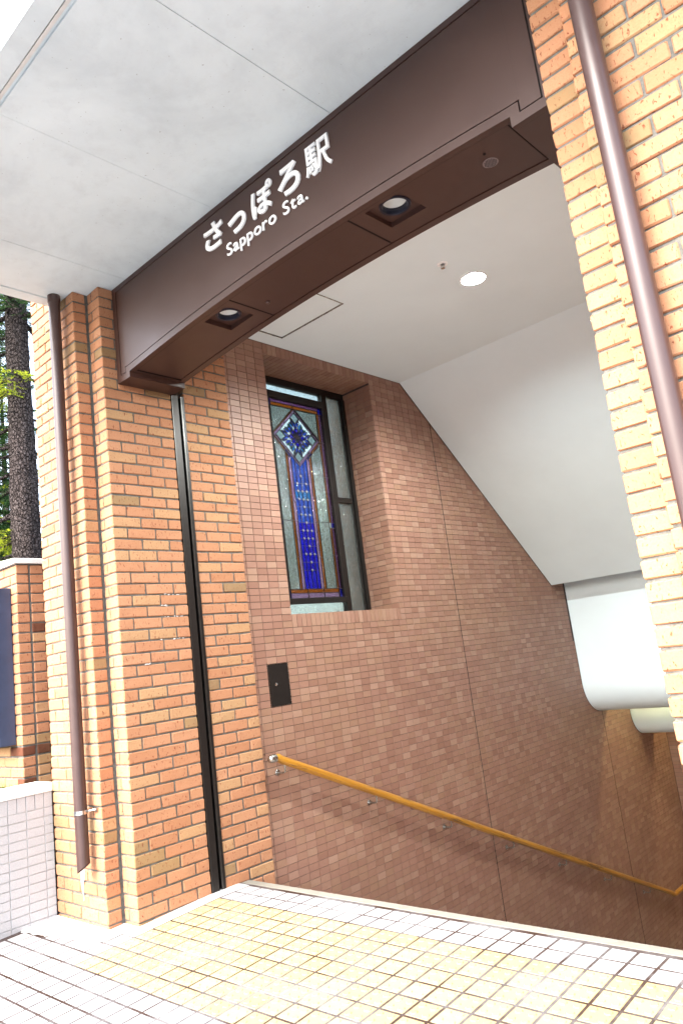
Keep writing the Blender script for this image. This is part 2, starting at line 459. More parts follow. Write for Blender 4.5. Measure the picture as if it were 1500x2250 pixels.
def add_pieces(parent, name, boxes, mat, chip=0.0012, bev=0.003, nvar=4, limit=300, value=random.random):
    """boxes: (x0,x1,y0,y1,z0,z1, face) with face '+x','-y','-z','+z' the side that shows"""
    org = world_origin(parent); scored = []
    for bx in boxes:
        x0, x1, y0, y1, z0, z1, fc = bx
        if fc == '+x': q = ((x1, y0, z0), (x1, y1, z0), (x1, y1, z1), (x1, y0, z1))
        elif fc == '-y': q = ((x0, y0, z0), (x1, y0, z0), (x1, y0, z1), (x0, y0, z1))
        elif fc == '-z': q = ((x0, y0, z0), (x1, y0, z0), (x1, y1, z0), (x0, y1, z0))
        elif fc == '+z': q = ((x0, y0, z1), (x1, y0, z1), (x1, y1, z1), (x0, y1, z1))
        else: q = None
        scored.append((shown_area(q) if q else 0, bx))
    scored.sort(key=lambda t: -t[0])
    rest = MB(); nrest = 0
    for i, (a, bx) in enumerate(scored):
        x0, x1, y0, y1, z0, z1, fc = bx
        val = value()
        if i < limit and a > 18:
            me = piece_mesh(name, (x1 - x0, y1 - y0, z1 - z0), mat, chip, bev, nvar)
            o = obj(name, me, parent, (Vector(((x0 + x1) / 2, (y0 + y1) / 2, (z0 + z1) / 2)) - org))
            o.color = (val, 0, 0, 1)
        else:
            me = piece_mesh(name, (x1 - x0, y1 - y0, z1 - z0), mat, chip, bev, nvar)
            b = len(rest.v); c = ((x0 + x1) / 2, (y0 + y1) / 2, (z0 + z1) / 2)
            rest.v += [(v.co.x + c[0], v.co.y + c[1], v.co.z + c[2]) for v in me.vertices]
            for p in me.polygons:
                rest.f.append(tuple(b + k for k in p.vertices)); rest.r.append(val)
            nrest += 1
    if nrest:
        rest.build(name + '_field', mat, parent, rnd=True, kind='stuff')

# ================================================================== STRUCTURE
SLOPE = 0.049
Y_FLAT, Z_FLAT = 0.469, 0.009
def floor_z(y): return Z_FLAT + SLOPE * min(0.0, y - Y_FLAT)
SLAB = 3.85            # underside of the canopy
W = 3.10               # clear width of the entrance
C_ = 0.07              # brick course
YS = 0.78              # head of the stair

# ---- ground beyond, pavement bed, landing strip
g = MB()
g.face([(-900, -900, -0.55), (900, -900, -0.55), (900, 900, -0.55), (-900, 900, -0.55)])
g.f[0] = (0, 1, 2, 3)
# leave the stair well open: build the sheet as four sheets round the well
g = MB()
for (x0, x1, y0, y1) in ((-900, 900, -900, -9), (-900, 900, 9.2, 900), (-900, -0.9, -9, 9.2), (5.2, 900, -9, 9.2)):
    g.face([(x0, y0, -0.45), (x1, y0, -0.45), (x1, y1, -0.45), (x0, y1, -0.45)])
ground = g.build('ground', M['asphalt']); tag(ground, 'grey street ground around the station entrance', None, None, 'structure')

pave = MB()
pave.face([(-0.9, -9, floor_z(-9) - 0.0008), (5.2, -9, floor_z(-9) - 0.0008), (5.2, Y_FLAT, Z_FLAT - 0.0008), (-0.9, Y_FLAT, Z_FLAT - 0.0008)])
pave.face([(-0.4, Y_FLAT, Z_FLAT - 0.0008), (W + 0.4, Y_FLAT, Z_FLAT - 0.0008), (W + 0.4, 0.72, Z_FLAT - 0.0008), (-0.4, 0.72, Z_FLAT - 0.0008)])
pave.face([(-0.9, -9, floor_z(-9) - 0.0008), (-0.9, -9, -0.6), (5.2, -9, -0.6), (5.2, -9, floor_z(-9) - 0.0008)])
pavement = pave.build('pavement', M['grout']); tag(pavement, 'tiled pavement sloping gently away from the stair head', None, None, 'structure')

def mat_far_paving():
    t = NT('far_paving'); p = t.pos()
    bt = t.n('ShaderNodeTexBrick'); bt.offset = 0.0; bt.inputs['Scale'].default_value = 1.0
    bt.inputs['Brick Width'].default_value = 0.1148; bt.inputs['Row Height'].default_value = 0.1133; bt.inputs['Mortar Size'].default_value = 0.004
    bt.inputs['Color1'].default_value = srgb(136, 137, 140); bt.inputs['Color2'].default_value = srgb(152, 152, 153); bt.inputs['Mortar'].default_value = srgb(80, 76, 74)
    t.l(p, bt.inputs['Vector'])
    c = t.mix(t.math('MULTIPLY', t.noise(p, 3, 5, 0.7), 0.4), bt.outputs['Color'], srgb(128, 126, 122))
    t.pbr(c, 0.6, spec=0.3)
    return t.m
fp = MB()
def fq(x0, x1, y0, y1): fp.face([(x0, y0, floor_z(y0) + 0.0005), (x1, y0, floor_z(y0) + 0.0005), (x1, y1, floor_z(y1) + 0.0005), (x0, y1, floor_z(y1) + 0.0005)])
fq(-0.9, 9.0, -9.0, -2.02); fq(4.59, 9.0, -2.02, Y_FLAT)
fpo = fp.build('far_pavement', mat_far_paving()); tag(fpo, 'rest of the tiled pavement towards the street', None, None, 'structure')

SX, SY, GX, GY = 0.1148, 0.1133, 0.1137, 0.4688
def floor_pieces():
    whites, yellows = [], []
    tilt = math.atan(SLOPE)
    for i in range(-8, 34):
        for j in range(-2, 22):
            x0 = GX + i * SX; x1 = x0 + SX; y1 = GY - j * SY; y0 = y1 - SY
            if x0 < -0.80 or x1 > 4.6: continue
            if y1 > -0.02 and i < 0: continue                       # cement margin along the jamb
            if y1 > -0.02 and x1 > W - 0.06: continue
            if y1 > -0.10 and y0 < 0.01 and (x0 < -0.01 or x1 > W): continue
            if y0 > -0.11 and (x0 < -0.01 or x1 > W): continue
            if y1 > -0.20 and x0 < -0.22: continue                  # worn cement patch at the pillar foot
            if y1 > -0.315 and x0 < -0.5: continue
            (yellows if (0 <= j < 8 and i >= 0) else whites).append((x0, x1, y0, y1))
    return whites, yellows, tilt
whites, yellows, TILT = floor_pieces()

def slab_mesh(name, sx, sy, h, mat, dots):
    m = MB(); bv = 0.004
    x, y = sx / 2, sy / 2
    b = len(m.v)
    m.v += [(-x, -y, 0), (x, -y, 0), (x, y, 0), (-x, y, 0), (-x, -y, h - bv), (x, -y, h - bv), (x, y, h - bv), (-x, y, h - bv),
            (-x + bv, -y + bv, h), (x - bv, -y + bv, h), (x - bv, y - bv, h), (-x + bv, y - bv, h)]
    for a, c in ((0, 4), (4, 8)):
        for k in range(4):
            k2 = (k + 1) % 4; m.f.append((a + k, a + k2, c + k2, c + k))
    m.f.append((8, 9, 10, 11))
    if dots:
        for cx in (-sx / 4, sx / 4):
            for cy in (-sy / 4, sy / 4):
                b = len(m.v); n = 8
                for rr, hh in ((0.0165, h), (0.0125, h + 0.0032)):
                    m.v += [(cx + rr * math.cos(2 * math.pi * k / n), cy + rr * math.sin(2 * math.pi * k / n), hh) for k in range(n)]
                for k in range(n):
                    k2 = (k + 1) % n; m.f.append((b + k, b + k2, b + n + k2, b + n + k))
                m.f.append(tuple(b + n + k for k in range(n)))
    me = bpy.data.meshes.new(name); me.from_pydata(m.v, [], m.f); me.materials.append(mat)
    return me

def place_floor(cells, name, mat, dots, gap=0.0075, limit=300):
    mes = [slab_mesh(name, SX - gap * q, SY - gap * q * w, 0.012, mat, dots) for q, w in ((1, 1.1), (0.9, 1.2), (1.1, 1.0))]
    sc = sorted(((shown_area(((a, c, floor_z(c)), (b, c, floor_z(c)), (b, d, floor_z(d)), (a, d, floor_z(d)))), (a, b, c, d)) for a, b, c, d in cells), key=lambda t: -t[0])
    rest = MB(); any_rest = False
    for i, (ar, (a, b, c, d)) in enumerate(sc):
        cx, cy = (a + b) / 2, (c + d) / 2; me = random.choice(mes)
        flat = cy > Y_FLAT
        rx = (0 if flat else TILT) + random.gauss(0, 0.0022); ry = random.gauss(0, 0.0022); rz = random.gauss(0, 0.004)
        lz = floor_z(cy) - 0.0113 + random.gauss(0, 0.0003)
        val = random.random()
        if i < limit and ar > 30:
            o = obj(name, me, pavement, (cx, cy, lz)); o.rotation_euler = (rx, ry, rz); o.color = (val, 0, 0, 1)
        else:
            mt = Matrix.Translation((cx, cy, lz)) @ Matrix.Rotation(rx, 4, 'X')
            bb = len(rest.v); rest.v += [tuple(mt @ v.co) for v in me.vertices]
            for p in me.polygons: rest.f.append(tuple(bb + k for k in p.vertices)); rest.r.append(val)
            any_rest = True
    if any_rest: rest.build(name + '_field', mat, pavement, rnd=True, kind='stuff')
place_floor(whites, 'paving_tile', M['floor_tile'], False)
place_floor(yellows, 'tactile_tile', M['yellow'], True)

# cement margins and the patched corner at the pillar foot
cm = MB()
def margin(x0, x1, y0, y1, h=0.0):
    n = max(2, int((y1 - y0) / 0.12))
    for k in range(n):
        a = y0 + (y1 - y0) * k / n; b_ = y0 + (y1 - y0) * (k + 1) / n
        cm.face([(x0, a, floor_z(a) + h), (x1, a, floor_z(a) + h), (x1, b_, floor_z(b_) + h), (x0, b_, floor_z(b_) + h)])
margin(-0.02, GX - 0.006, -0.096, Y_FLAT, 0.0002); margin(-0.02, GX - 0.006, Y_FLAT, 0.70, 0.0002)
margin(W - 0.05, W + 0.02, -0.096, Y_FLAT, 0.0002); margin(W - 0.05, W + 0.02, Y_FLAT, 0.70, 0.0002)
margin(-0.75, -0.0205, -0.103, 0.0, 0.0005)
cm.build('cement_margin', M['cement'], pavement)
# rough edged patch
pt = MB(); ring = []
for k in range(40):
    t = k / 39
    x = -0.745 + t * 0.74
    ring.append((x, -0.335 + 0.13 * t ** 1.4 + random.uniform(-0.012, 0.012)))
poly = ring + [(-0.004, -0.098), (-0.745, -0.098)]
cx_, cy_ = -0.42, -0.15
ctr = (cx_, cy_, floor_z(cy_) + 0.006)
for k in range(len(poly)):
    a = poly[k]; b2 = poly[(k + 1) % len(poly)]
    pt.face([(a[0], a[1], floor_z(a[1]) + (0.002 if k < 40 else 0.004)), (b2[0], b2[1], floor_z(b2[1]) + (0.002 if k + 1 < 40 else 0.004)), ctr])
pt.build('cement_patch', M['cap'], pavement)

# ---- stair flight, landing, nosing
st = MB(); NR = 17; rise = 2.75 / NR; tread = 6.22 / NR
st.box(-0.02, W, 0.70, YS - 0.004, -0.20, -0.004)
for k in range(1, NR):
    y0 = YS + tread * (k - 1) - 0.006
    st.box(-0.02, W, y0, y0 + tread + 0.02, -rise * k - 0.2, -rise * k + 0.0)
st.box(-0.02, W, 7.0, 8.3, -3.0, -2.75)
stairs = st.build('stairs', M['step']); tag(stairs, 'flight of stairs going down behind the pale nosing', None, None, 'structure')
nz = MB()
nz.box(0.012, W - 0.01, 0.705, 0.716, 0.0005, 0.0075)
nz.box(0.012, W - 0.01, 0.7185, 0.775, -0.002, 0.011)
nz.build('stair_nosing', M['nosing'], stairs, bevel=0.002)
nl = MB(); nl.box(0.012, W - 0.01, 0.697, 0.7195, -0.004, 0.003); nl.build('nosing_groove', M['dark_metal'], stairs)

# ---- stair well side wall with its tiles (left)
WX = -0.02
wall = thing('tiled_wall', 'brown mosaic tiled side wall descending beside the stairs', 'wall', (WX, 1.0, 0))
WY0, WY1 = 1.417, 2.69       # window recess
WZ0, WZ1 = 1.6526, 3.716
BK = WX - 0.006
bk = MB()
bk.box(-0.385, BK, 0.985, WY0 - 0.006, -3.0, 3.86)
bk.box(-0.385, BK, WY1 + 0.006, 8.2, -3.0, 3.86)
bk.box(-0.385, BK, WY0 - 0.006, WY1 + 0.006, -3.0, WZ0 - 0.006)
bk.box(-0.385, BK, WY0 - 0.006, WY1 + 0.006, WZ1 + 0.006, 3.86)
bk.build('wall_backing', M['tile_grout'], wall)
TP, TR = 0.0955, 0.0488
JT = 0.0032
tiles = []
def under_ceiling(y):
    if y < 3.15: return 3.80
    if y < 5.47: return 3.805 - (y - 3.15) * 0.8585
    return 2.35 if y < 5.8 else (1.0 if y < 7 else 0.35)
def tile_rows(y0, y1, first):
    ys = [y0]
    y = first
    while y < y1 - 0.012:
        if y > y0 + 0.012: ys.append(y)
        y += TP
    ys.append(y1)
    return ys
ZR0 = 1.311 - 84 * TR
for (a, b_, first) in ((1.004, 3.556, 1.035), (3.564, 6.166, 3.564), (6.174, 7.93, 6.174)):
    ys = tile_rows(a, b_, first)
    for k in range(len(ys) - 1):
        y0, y1 = ys[k] + JT / 2, ys[k + 1] - JT / 2
        ymid = (y0 + y1) / 2
        for rr in range(140):
            z0 = ZR0 + rr * TR; z1 = z0 + TR
            top = under_ceiling(ymid) + 0.12
            low = max(-2.76, -0.2 - 0.4422 * (ymid - YS) - 0.15) if ymid > YS else -0.2
            if z0 > min(top, 3.80) or z1 < low: continue
            z1c = min(z1, 3.803)
            if y1 > WY0 and y0 < WY1 + 0.03:
                if z0 > WZ0 - 2 * TR - 0.01 and z0 < 3.9:
                    if y0 >= WY0 - 0.01 and y1 <= WY1 + 0.01: continue
                    if y0 < WY0:      # left cut
                        yb_ = WY0 - JT / 2
                        if yb_ - y0 > 0.012: tiles.append((WX - 0.008, WX, y0, yb_, z0 + JT / 2, z1c - JT / 2, '+x'))
                        continue
                    if y1 > WY1:
                        ya_ = max(y0, WY1 + JT / 2)
                        if y1 - ya_ > 0.012: tiles.append((WX - 0.008, WX, ya_, y1, z0 + JT / 2, z1c - JT / 2, '+x'))
                        continue
            # the little access door interrupts the tiles
            if 1.131 < ymid < 1.322 and 1.018 < (z0 + z1) / 2 < 1.311: continue
            tiles.append((WX - 0.008, WX, y0, y1, z0 + JT / 2, z1c - JT / 2, '+x'))
# soldier rows under and over the recess
n_s = 26; sp = (WY1 - WY0) / n_s
for k in range(n_s):
    y0 = WY0 + k * sp + JT / 2; y1 = WY0 + (k + 1) * sp - JT / 2
    tiles.append((WX - 0.008, WX, y0, y1, WZ0 - 2 * TR + JT / 2, WZ0 - 0.001, '+x'))
    tiles.append((WX - 0.008, WX, y0, y1, WZ1 + 0.001, 3.803, '+x'))
    for q in range(4):       # recess soffit
        xa = WX - 0.009 - q * 0.088
        tiles.append((xa - 0.085, xa, y0, y1, WZ1, WZ1 + 0.007, '-z'))
    for q in range(4):       # recess sill
        xa = WX - 0.009 - q * 0.088
        tiles.append((xa - 0.085, xa, y0, y1, WZ0 - 0.007, WZ0, '+z'))
rr = 0
while WZ0 + (rr + 1) * TR < WZ1 + 0.02:
    z0 = WZ0 + rr * TR + JT / 2; z1 = min(WZ0 + (rr + 1) * TR - JT / 2, WZ1 - 0.001)
    xs = [WX - 0.0095, WX - 0.0095 - 0.082, WX - 0.0095 - 0.082 - TP, WX - 0.0095 - 0.082 - 2 * TP, -0.40]
    for q in range(4):
        tiles.append((xs[q + 1] + JT / 2, xs[q] - JT / 2, WY1, WY1 + 0.007, z0, z1, '-y'))
        tiles.append((xs[q + 1] + JT / 2, xs[q] - JT / 2, WY0 - 0.007, WY0, z0, z1, 'x'))
    rr += 1
add_pieces(wall, 'tile', tiles, M['tile'], chip=0.0003, bev=0.0012, nvar=1)
mj = MB()
for y in (3.56, 6.17):
    mj.box(WX - 0.006, WX - 0.0008, y - 0.004, y + 0.004, -2.75, under_ceiling(y))
mj.build('movement_joint', M['black'], wall)

# ---- opposite wall, end wall, landing
owall = thing('tiled_wall', 'far right stair side wall hidden behind the right brick pillar', 'wall', (W + 0.02, 1.0, 0))
MB().box(W + 0.026, W + 0.4, 0.985, 8.2, -3.0, 3.86).build('wall_backing', M['tile_grout'], owall)
ot = []
for k in range(72):
    y0 = 1.004 + k * TP
    for rr in range(140):
        z0 = ZR0 + rr * TR
        if z0 > min(under_ceiling(y0) + 0.1, 3.78) or z0 < -0.4 - 0.4422 * (y0 - YS): continue
        ot.append((W + 0.02, W + 0.028, y0 + JT / 2, y0 + TP - JT / 2, z0 + JT / 2, z0 + TR - JT / 2, 'x'))
add_pieces(owall, 'tile', ot, M['tile'], chip=0.0003, bev=0, nvar=1, limit=0)
ewall = thing('tiled_wall', 'ochre lit tiled end wall at the bottom of the stairs', 'wall', (1.5, 7.93, -2.75))
MB().box(-0.02, W + 0.02, 7.937, 8.2, -3.0, 0.6).build('wall_backing', M['tile_grout'], ewall)
et = []
for k in range(33):
    x0 = -0.018 + k * TP
    for rr in range(70):
        z0 = -2.75 + rr * TR
        et.append((x0 + JT / 2, x0 + TP - JT / 2, 7.93, 7.938, z0 + JT / 2, z0 + TR - JT / 2, '-y'))
add_pieces(ewall, 'tile', et, M['tile'], chip=0.0003, bev=0, nvar=1, limit=0)

# ---- interior ceilings
ceil = thing('stair_ceiling', 'white plaster ceiling with sloped bulkhead over the stairs', 'ceiling', (1.55, 1.8, 3.805))
CX0, CX1 = -0.018, W + 0.018
HX0, HX1, HY0, HY1 = 0.13, 0.79, 1.06, 1.50
LX, LY = 1.575, 2.03
fc = MB()
def sheet_with_holes(x0, x1, y0, y1, z, holes, t=0.02):
    xs = sorted({x0, x1} | {h[0] for h in holes} | {h[1] for h in holes})
    ys = sorted({y0, y1} | {h[2] for h in holes} | {h[3] for h in holes})
    for i in range(len(xs) - 1):
        for j in range(len(ys) - 1):
            mx, my = (xs[i] + xs[i + 1]) / 2, (ys[j] + ys[j + 1]) / 2
            if any(h[0] < mx < h[1] and h[2] < my < h[3] for h in holes): continue
            fc.face([(xs[i], ys[j], z), (xs[i], ys[j + 1], z), (xs[i + 1], ys[j + 1], z), (xs[i + 1], ys[j], z)])
LR = 0.088
sheet_with_holes(CX0, CX1, 0.50, 3.15, 3.805, [(HX0, HX1, HY0, HY1), (LX - LR, LX + LR, LY - LR, LY + LR)])
# plate round the lamp hole
n = 32
for k in range(n):
    a0 = 2 * math.pi * k / n - math.pi / 4; a1 = 2 * math.pi * (k + 1) / n - math.pi / 4
    def sq(a):
        c, s_ = math.cos(a), math.sin(a); m = max(abs(c), abs(s_)); return (LX + LR * c / m, LY + LR * s_ / m, 3.805)
    def ci(a): return (LX + LR * 0.97 * math.cos(a), LY + LR * 0.97 * math.sin(a), 3.805)
    fc.face([ci(a0), ci(a1), sq(a1), sq(a0)])
fc.build('ceiling_board', M['plaster'], ceil)
MB().box(HX0 + 0.007, HX1 - 0.007, HY0 + 0.007, HY1 - 0.007, 3.8065, 3.82).build('hatch_board', M['plaster'], ceil)
hf = MB(); hb = 0.006
for (a, b_, c, d) in ((HX0 - hb, HX1 + hb, HY1 - 0.006, HY1 + hb), (HX0 - hb, HX1 + hb, HY0 - hb, HY0 + 0.006), (HX0 - hb, HX0 + 0.003, HY0 + 0.0065, HY1 - 0.0065), (HX1 - 0.003, HX1 + hb, HY0 + 0.0065, HY1 - 0.0065)):
    hf.box(a, b_, c, d, 3.8025, 3.815)
hf.build('hatch_frame', M['steel'], ceil)
sl = MB(); sl.prism([(3.15, 3.805), (5.472, 1.812), (5.50, 1.835), (5.50, 1.95), (3.25, 3.86)], 'x', CX0, CX1)
sl.build('sloped_board', M['plaster'], ceil)
ed = MB()
for (a, b_) in (((3.15, 3.803), (5.474, 1.808)),):
    ed.prism([a, b_, (b_[0] + 0.006, b_[1] + 0.006), (a[0] + 0.006, a[1] + 0.006)], 'x', WX - 0.004, WX + 0.007)
ed.build('edge_bead', M['black'], ceil)
MB().box(CX0, CX1, 5.45, 5.80, 2.35, 2.4).build('gap_cover', M['plaster'], ceil)
MB().box(CX0, CX1, 6.0, 8.2, 1.05, 1.1).build('upper_cover', M['plaster'], ceil)

def bulkhead(name, label, y0, ztop, zc, rad, yback, zb_back):
    th = thing(name, label, 'bulkhead', (1.55, y0, zc))
    prof = [(y0, ztop)]
    for k in range(17):
        a = math.pi + (math.pi / 2) * k / 16
        prof.append((y0 + rad + rad * math.cos(a), zc + rad + rad * math.sin(a)))
    prof.append((yback, zc))
    inner = [(yback, zb_back), (yback - 0.03, zb_back), (yback - 0.03, zc + 0.03)]
    for k in range(16, -1, -1):
        a = math.pi + (math.pi / 2) * k / 16
        inner.append((y0 + rad + (rad - 0.03) * math.cos(a), zc + rad + (rad - 0.03) * math.sin(a)))
    inner.append((y0 + 0.03, ztop))
    full = prof + inner
    m = MB(); nP = len(full)
    for i in range(nP):
        a = full[i]; b_ = full[(i + 1) % nP]
        m.face([(CX0, a[0], a[1]), (CX1, a[0], a[1]), (CX1, b_[0], b_[1]), (CX0, b_[0], b_[1])])
    bm_o = m.build('curved_board', M['plaster'], th, smooth=False)
    bmm = bmesh.new(); bmm.from_mesh(bm_o.data); bmesh.ops.remove_doubles(bmm, verts=bmm.verts, dist=1e-5); bmesh.ops.recalc_face_normals(bmm, faces=bmm.faces); bmm.to_mesh(bm_o.data); bmm.free()
    bm_o.data.shade_smooth(); bm_o.data.set_sharp_from_angle(angle=math.radians(30))
    e = MB()
    for i in range(len(prof) - 2):
        a = prof[i]; b_ = prof[i + 1]
        e.face([(WX + 0.004, a[0] - 0.006, a[1] - 0.004), (WX + 0.004, a[0] + 0.001, a[1] + 0.001), (WX + 0.004, b_[0] + 0.001, b_[1] + 0.001), (WX + 0.004, b_[0] - 0.006, b_[1] - 0.004)])
    e.build('edge_bead', M['black'], th)
    return th
bulkhead('curved_bulkhead', 'large white bulkhead with rounded lower edge above the stairs', 5.79, 2.37, 0.335, 0.36, 6.30, 0.55)
bulkhead('curved_bulkhead', 'small rounded white bulkhead deepest above the stair bottom', 6.93, 1.06, -0.085, 0.30, 7.55, 0.10)

# ---- concrete canopy
can = thing('concrete_canopy', 'grey fair faced concrete canopy slab over the entrance', 'canopy', (1.5, -0.5, SLAB))
CL, CRR = -0.415, 4.6
YB = 0.10                        # face of the sign beam
cs = MB()
cs.box(CL, CRR, -1.215, 9.0, SLAB + 0.012, SLAB + 0.32)
cs.build('slab_core', M['concrete'], can)
jx = [-0.315, 0.17, 1.105, 2.035, 2.96, CRR]
for k in range(len(jx) - 1):
    g0 = 0.008 if k == 0 else 0.0015
    MB().box(jx[k] + g0, jx[k + 1] - 0.0015, -1.092, YB + 0.4, SLAB + random.uniform(-0.0012, 0.0012), SLAB + 0.02).build('soffit_panel', M['concrete'], can, bevel=0.0012)
MB().box(CL, CRR, -1.214, -1.126, SLAB, SLAB + 0.02).build('front_lip', M['concrete'], can, bevel=0.003)
MB().box(CL, -0.323, -1.1255, 0.5, SLAB - 0.0005, SLAB + 0.02).build('side_lip', M['concrete'], can, bevel=0.003)
gr = MB(); gr.box(-0.32, CRR, -1.122, -1.107, SLAB + 0.001, SLAB + 0.015); gr.build('drip_strip', M['cap'], can)

# ================================================================== BRICK PILLARS
def brick_val():
    x = random.random()
    if x < 0.84: return random.uniform(0.0, 0.66)
    if x < 0.965: return random.uniform(0.70, 0.87)
    return random.uniform(0.90, 1.0)

BJ = 0.0095
def cut(a, b_, cuts):
    """turn a run a..b_ with joint positions into brick spans"""
    e = [a] + [c for c in cuts if a + 0.02 < c < b_ - 0.02] + [b_]
    return [(e[i] + (BJ / 2 if i else 0), e[i + 1] - (BJ / 2 if i < len(e) - 2 else 0)) for i in range(len(e) - 1)]

def pillar(mirror, label, label_ok=True):
    """left pillar as seen; the right one is its mirror image about the middle of the opening"""
    def mx(x): return W - x if mirror else x
    org = (mx(-0.30), 0.2, 0.0)
    th = thing('brick_pillar', label, 'pillar', org)
    core = MB()
    def cb(x0, x1, y0, y1, z0, z1):
        a, b_ = sorted((mx(x0), mx(x1))); core.box(a, b_, y0, y1, z0, z1)
    IN = 0.007
    cb(-0.735 + IN, -0.145 - IN, -0.103 + IN, 0.35, -0.15, 4.62)
    cb(-0.42, 0.0 - IN, 0.0 + IN, 0.497, -0.15, SLAB)
    cb(-0.42, -0.055, 0.49, 0.61, -0.15, SLAB)
    cb(-0.40, 0.0 - IN, 0.607, 0.996, -0.3, SLAB)
    core.build('mortar_core', M['mortar'], th)
    bricks = []
    def add(x0, x1, y0, y1, z0, z1, fc):
        a, b_ = sorted((mx(x0), mx(x1)))
        if fc == '+x' and mirror: fc = 'x'
        bricks.append((a, b_, y0, y1, z0, z1, fc))
    A, B = -0.145, -0.103
    for k in range(-1, 66):
        z0 = k * C_ + BJ / 2; z1 = (k + 1) * C_ - BJ / 2
        if k == -1: z0 = -0.08
        if k == 54: z1 = SLAB - 0.003
        ev = k % 2 == 0
        j = lambda: random.uniform(-0.0012, 0.0012)
        # front of the outer pier
        if k < 55:
            cuts = [A - 0.2, A - 0.4] if not ev else [A - 0.1, A - 0.3, A - 0.5]
            left = -0.735
        else:
            cuts = [A - 0.4] if not ev else [A - 0.5]; left = -0.735
        for (x1, x0) in cut(-A, 0.735, [-c for c in cuts]):
            xa, xb = -x0, -x1
            if k >= 55 and xb > CL - 0.01:
                xb = CL - 0.012
                if xb - xa < 0.03: continue
            add(xa, xb, B + j(), B + 0.09, z0, z1, '-y')
        # outer (left) side of the pier
        if k < 66:
            for (y0, y1) in cut(-0.005, 0.35, [0.1, 0.3] if ev else [0.2]):
                add(-0.735, -0.66, y0, y1, z0, z1, 'x')
        if k >= 55: continue
        # corner of the opening
        if mirror:
            add(A + 0.003, 0.0 + j(), 0.0 + j(), 0.0955, z0, z1, '-y')
            run = [(0.105, 0.2955), (0.305, 0.499)] if ev else [(0.105, 0.1955), (0.205, 0.3955), (0.405, 0.499)]
        elif ev:
            add(A + 0.003, -0.1005, 0.0 + j(), 0.09, z0, z1, '-y')            # sliver
            add(-0.0905, 0.0 + j(), 0.0 + j(), 0.1955, z0, z1, '+x')          # stretcher end
            run = [(0.205, 0.3955), (0.405, 0.499)]
        else:
            add(A + 0.003, 0.0 + j(), 0.0 + j(), 0.0955, z0, z1, '+x')
            run = [(0.105, 0.2955), (0.305, 0.499)]
        for (y0, y1) in run:
            if z0 > 3.27 and y0 > 0.12: continue
            add(-0.09, 0.0 + j(), y0, y1, z0, z1, '+x')
        for (y0, y1) in ([(0.606, 0.7955), (0.805, 1.0)] if ev else [(0.606, 0.6955), (0.705, 0.8955), (0.905, 1.0)]):
            if z0 > 3.80: continue
            add(-0.09, 0.0 + j(), y0, y1, z0, z1, '+x')
    if True:      # two courses below the stair head on the return
        for k in (-2, -3, -4):
            add(-0.09, 0.0, 0.70, 0.8955, k * C_ + BJ / 2, (k + 1) * C_ - BJ / 2, '+x'); add(-0.09, 0.0, 0.905, 1.0, k * C_ + BJ / 2, (k + 1) * C_ - BJ / 2, '+x')
    add_pieces(th, 'brick', bricks, M['brick'], chip=0.0018, bev=0.0045, nvar=5, value=brick_val)
    # shutter guide let into the jamb
    sx0 = -0.055
    gz1 = 3.19
    def gb(name, mat, x0, x1, y0, y1, z0=0.004, z1=gz1, bev=0.0):
        a, b_ = sorted((mx(x0), mx(x1))); return MB().box(a, b_, y0, y1, z0, z1).build(name, mat, tr, bevel=bev)
    return th, mx
lp, _ = pillar(False, 'orange brick pillar left of the entrance with drainpipe')
rp, _ = pillar(True, 'pale sunlit orange brick pillar right of the entrance')

# lime streak under the cut pipe and white lime specks on the jamb joints of the left pillar
ls = MB(); prev = None
for k in range(14):
    t = k / 13; z = 0.275 - 0.17 * t; w_ = 0.030 * (1 - t) ** 1.6 + 0.004 + random.uniform(-0.002, 0.002); cx = -0.405 + 0.006 * math.sin(t * 9)
    cur = [(cx - w_, -0.1055, z), (cx, -0.108, z), (cx + w_, -0.1055, z)]
    if prev: ls.face([prev[0], cur[0], cur[1], prev[1]]); ls.face([prev[1], cur[1], cur[2], prev[2]])
    prev = cur
ls.build('lime_streak', M['low_tile'], lp)
sk = MB()
for (ya, yb_, z) in ((0.28, 0.47, 26 * C_), (0.32, 0.46, 24 * C_), (0.27, 0.45, 22 * C_), (0.30, 0.34, 25 * C_), (0.15, 0.2, 20 * C_)):
    for q in range(9):
        y = random.uniform(ya, yb_); s_ = random.uniform(0.0012, 0.0032); z2 = z + random.uniform(-0.004, 0.004)
        sk.box(-0.004, 0.0012 + random.uniform(0, 0.0015), y - s_ * 1.5, y + s_ * 1.5, z2 - s_ * 0.7, z2 + s_ * 0.7)
sk.build('lime_specks', M['cap'], lp, kind='stuff')

# shutter guides
def guide(mirror, label):
    def mx(x): return W - x if mirror else x
    tr = thing('shutter_guide', label, 'shutter guide', (mx(-0.02), 0.55, 0.0))
    def gb(name, mat, x0, x1, y0, y1, bev=0.0):
        a, b_ = sorted((mx(x0), mx(x1))); MB().box(a, b_, y0, y1, 0.004, 3.19).build(name, mat, tr, bevel=bev)
    gb('back_plate', M['black'], -0.054, -0.048, 0.501, 0.604)
    gb('front_flange', M['track'], -0.0475, 0.003, 0.502, 0.508)
    gb('front_cover', M['dark_metal'], -0.004, 0.002, 0.5085, 0.556, 0.001)
    gb('slot_side', M['black'], -0.047, -0.005, 0.550, 0.5555)
    gb('rear_cover', M['track'], -0.004, 0.002, 0.576, 0.590, 0.001)
    gb('rear_flange', M['dark_metal'], -0.0475, 0.004, 0.5905, 0.604)
guide(False, 'dark steel shutter guide channel let into the left brick jamb')

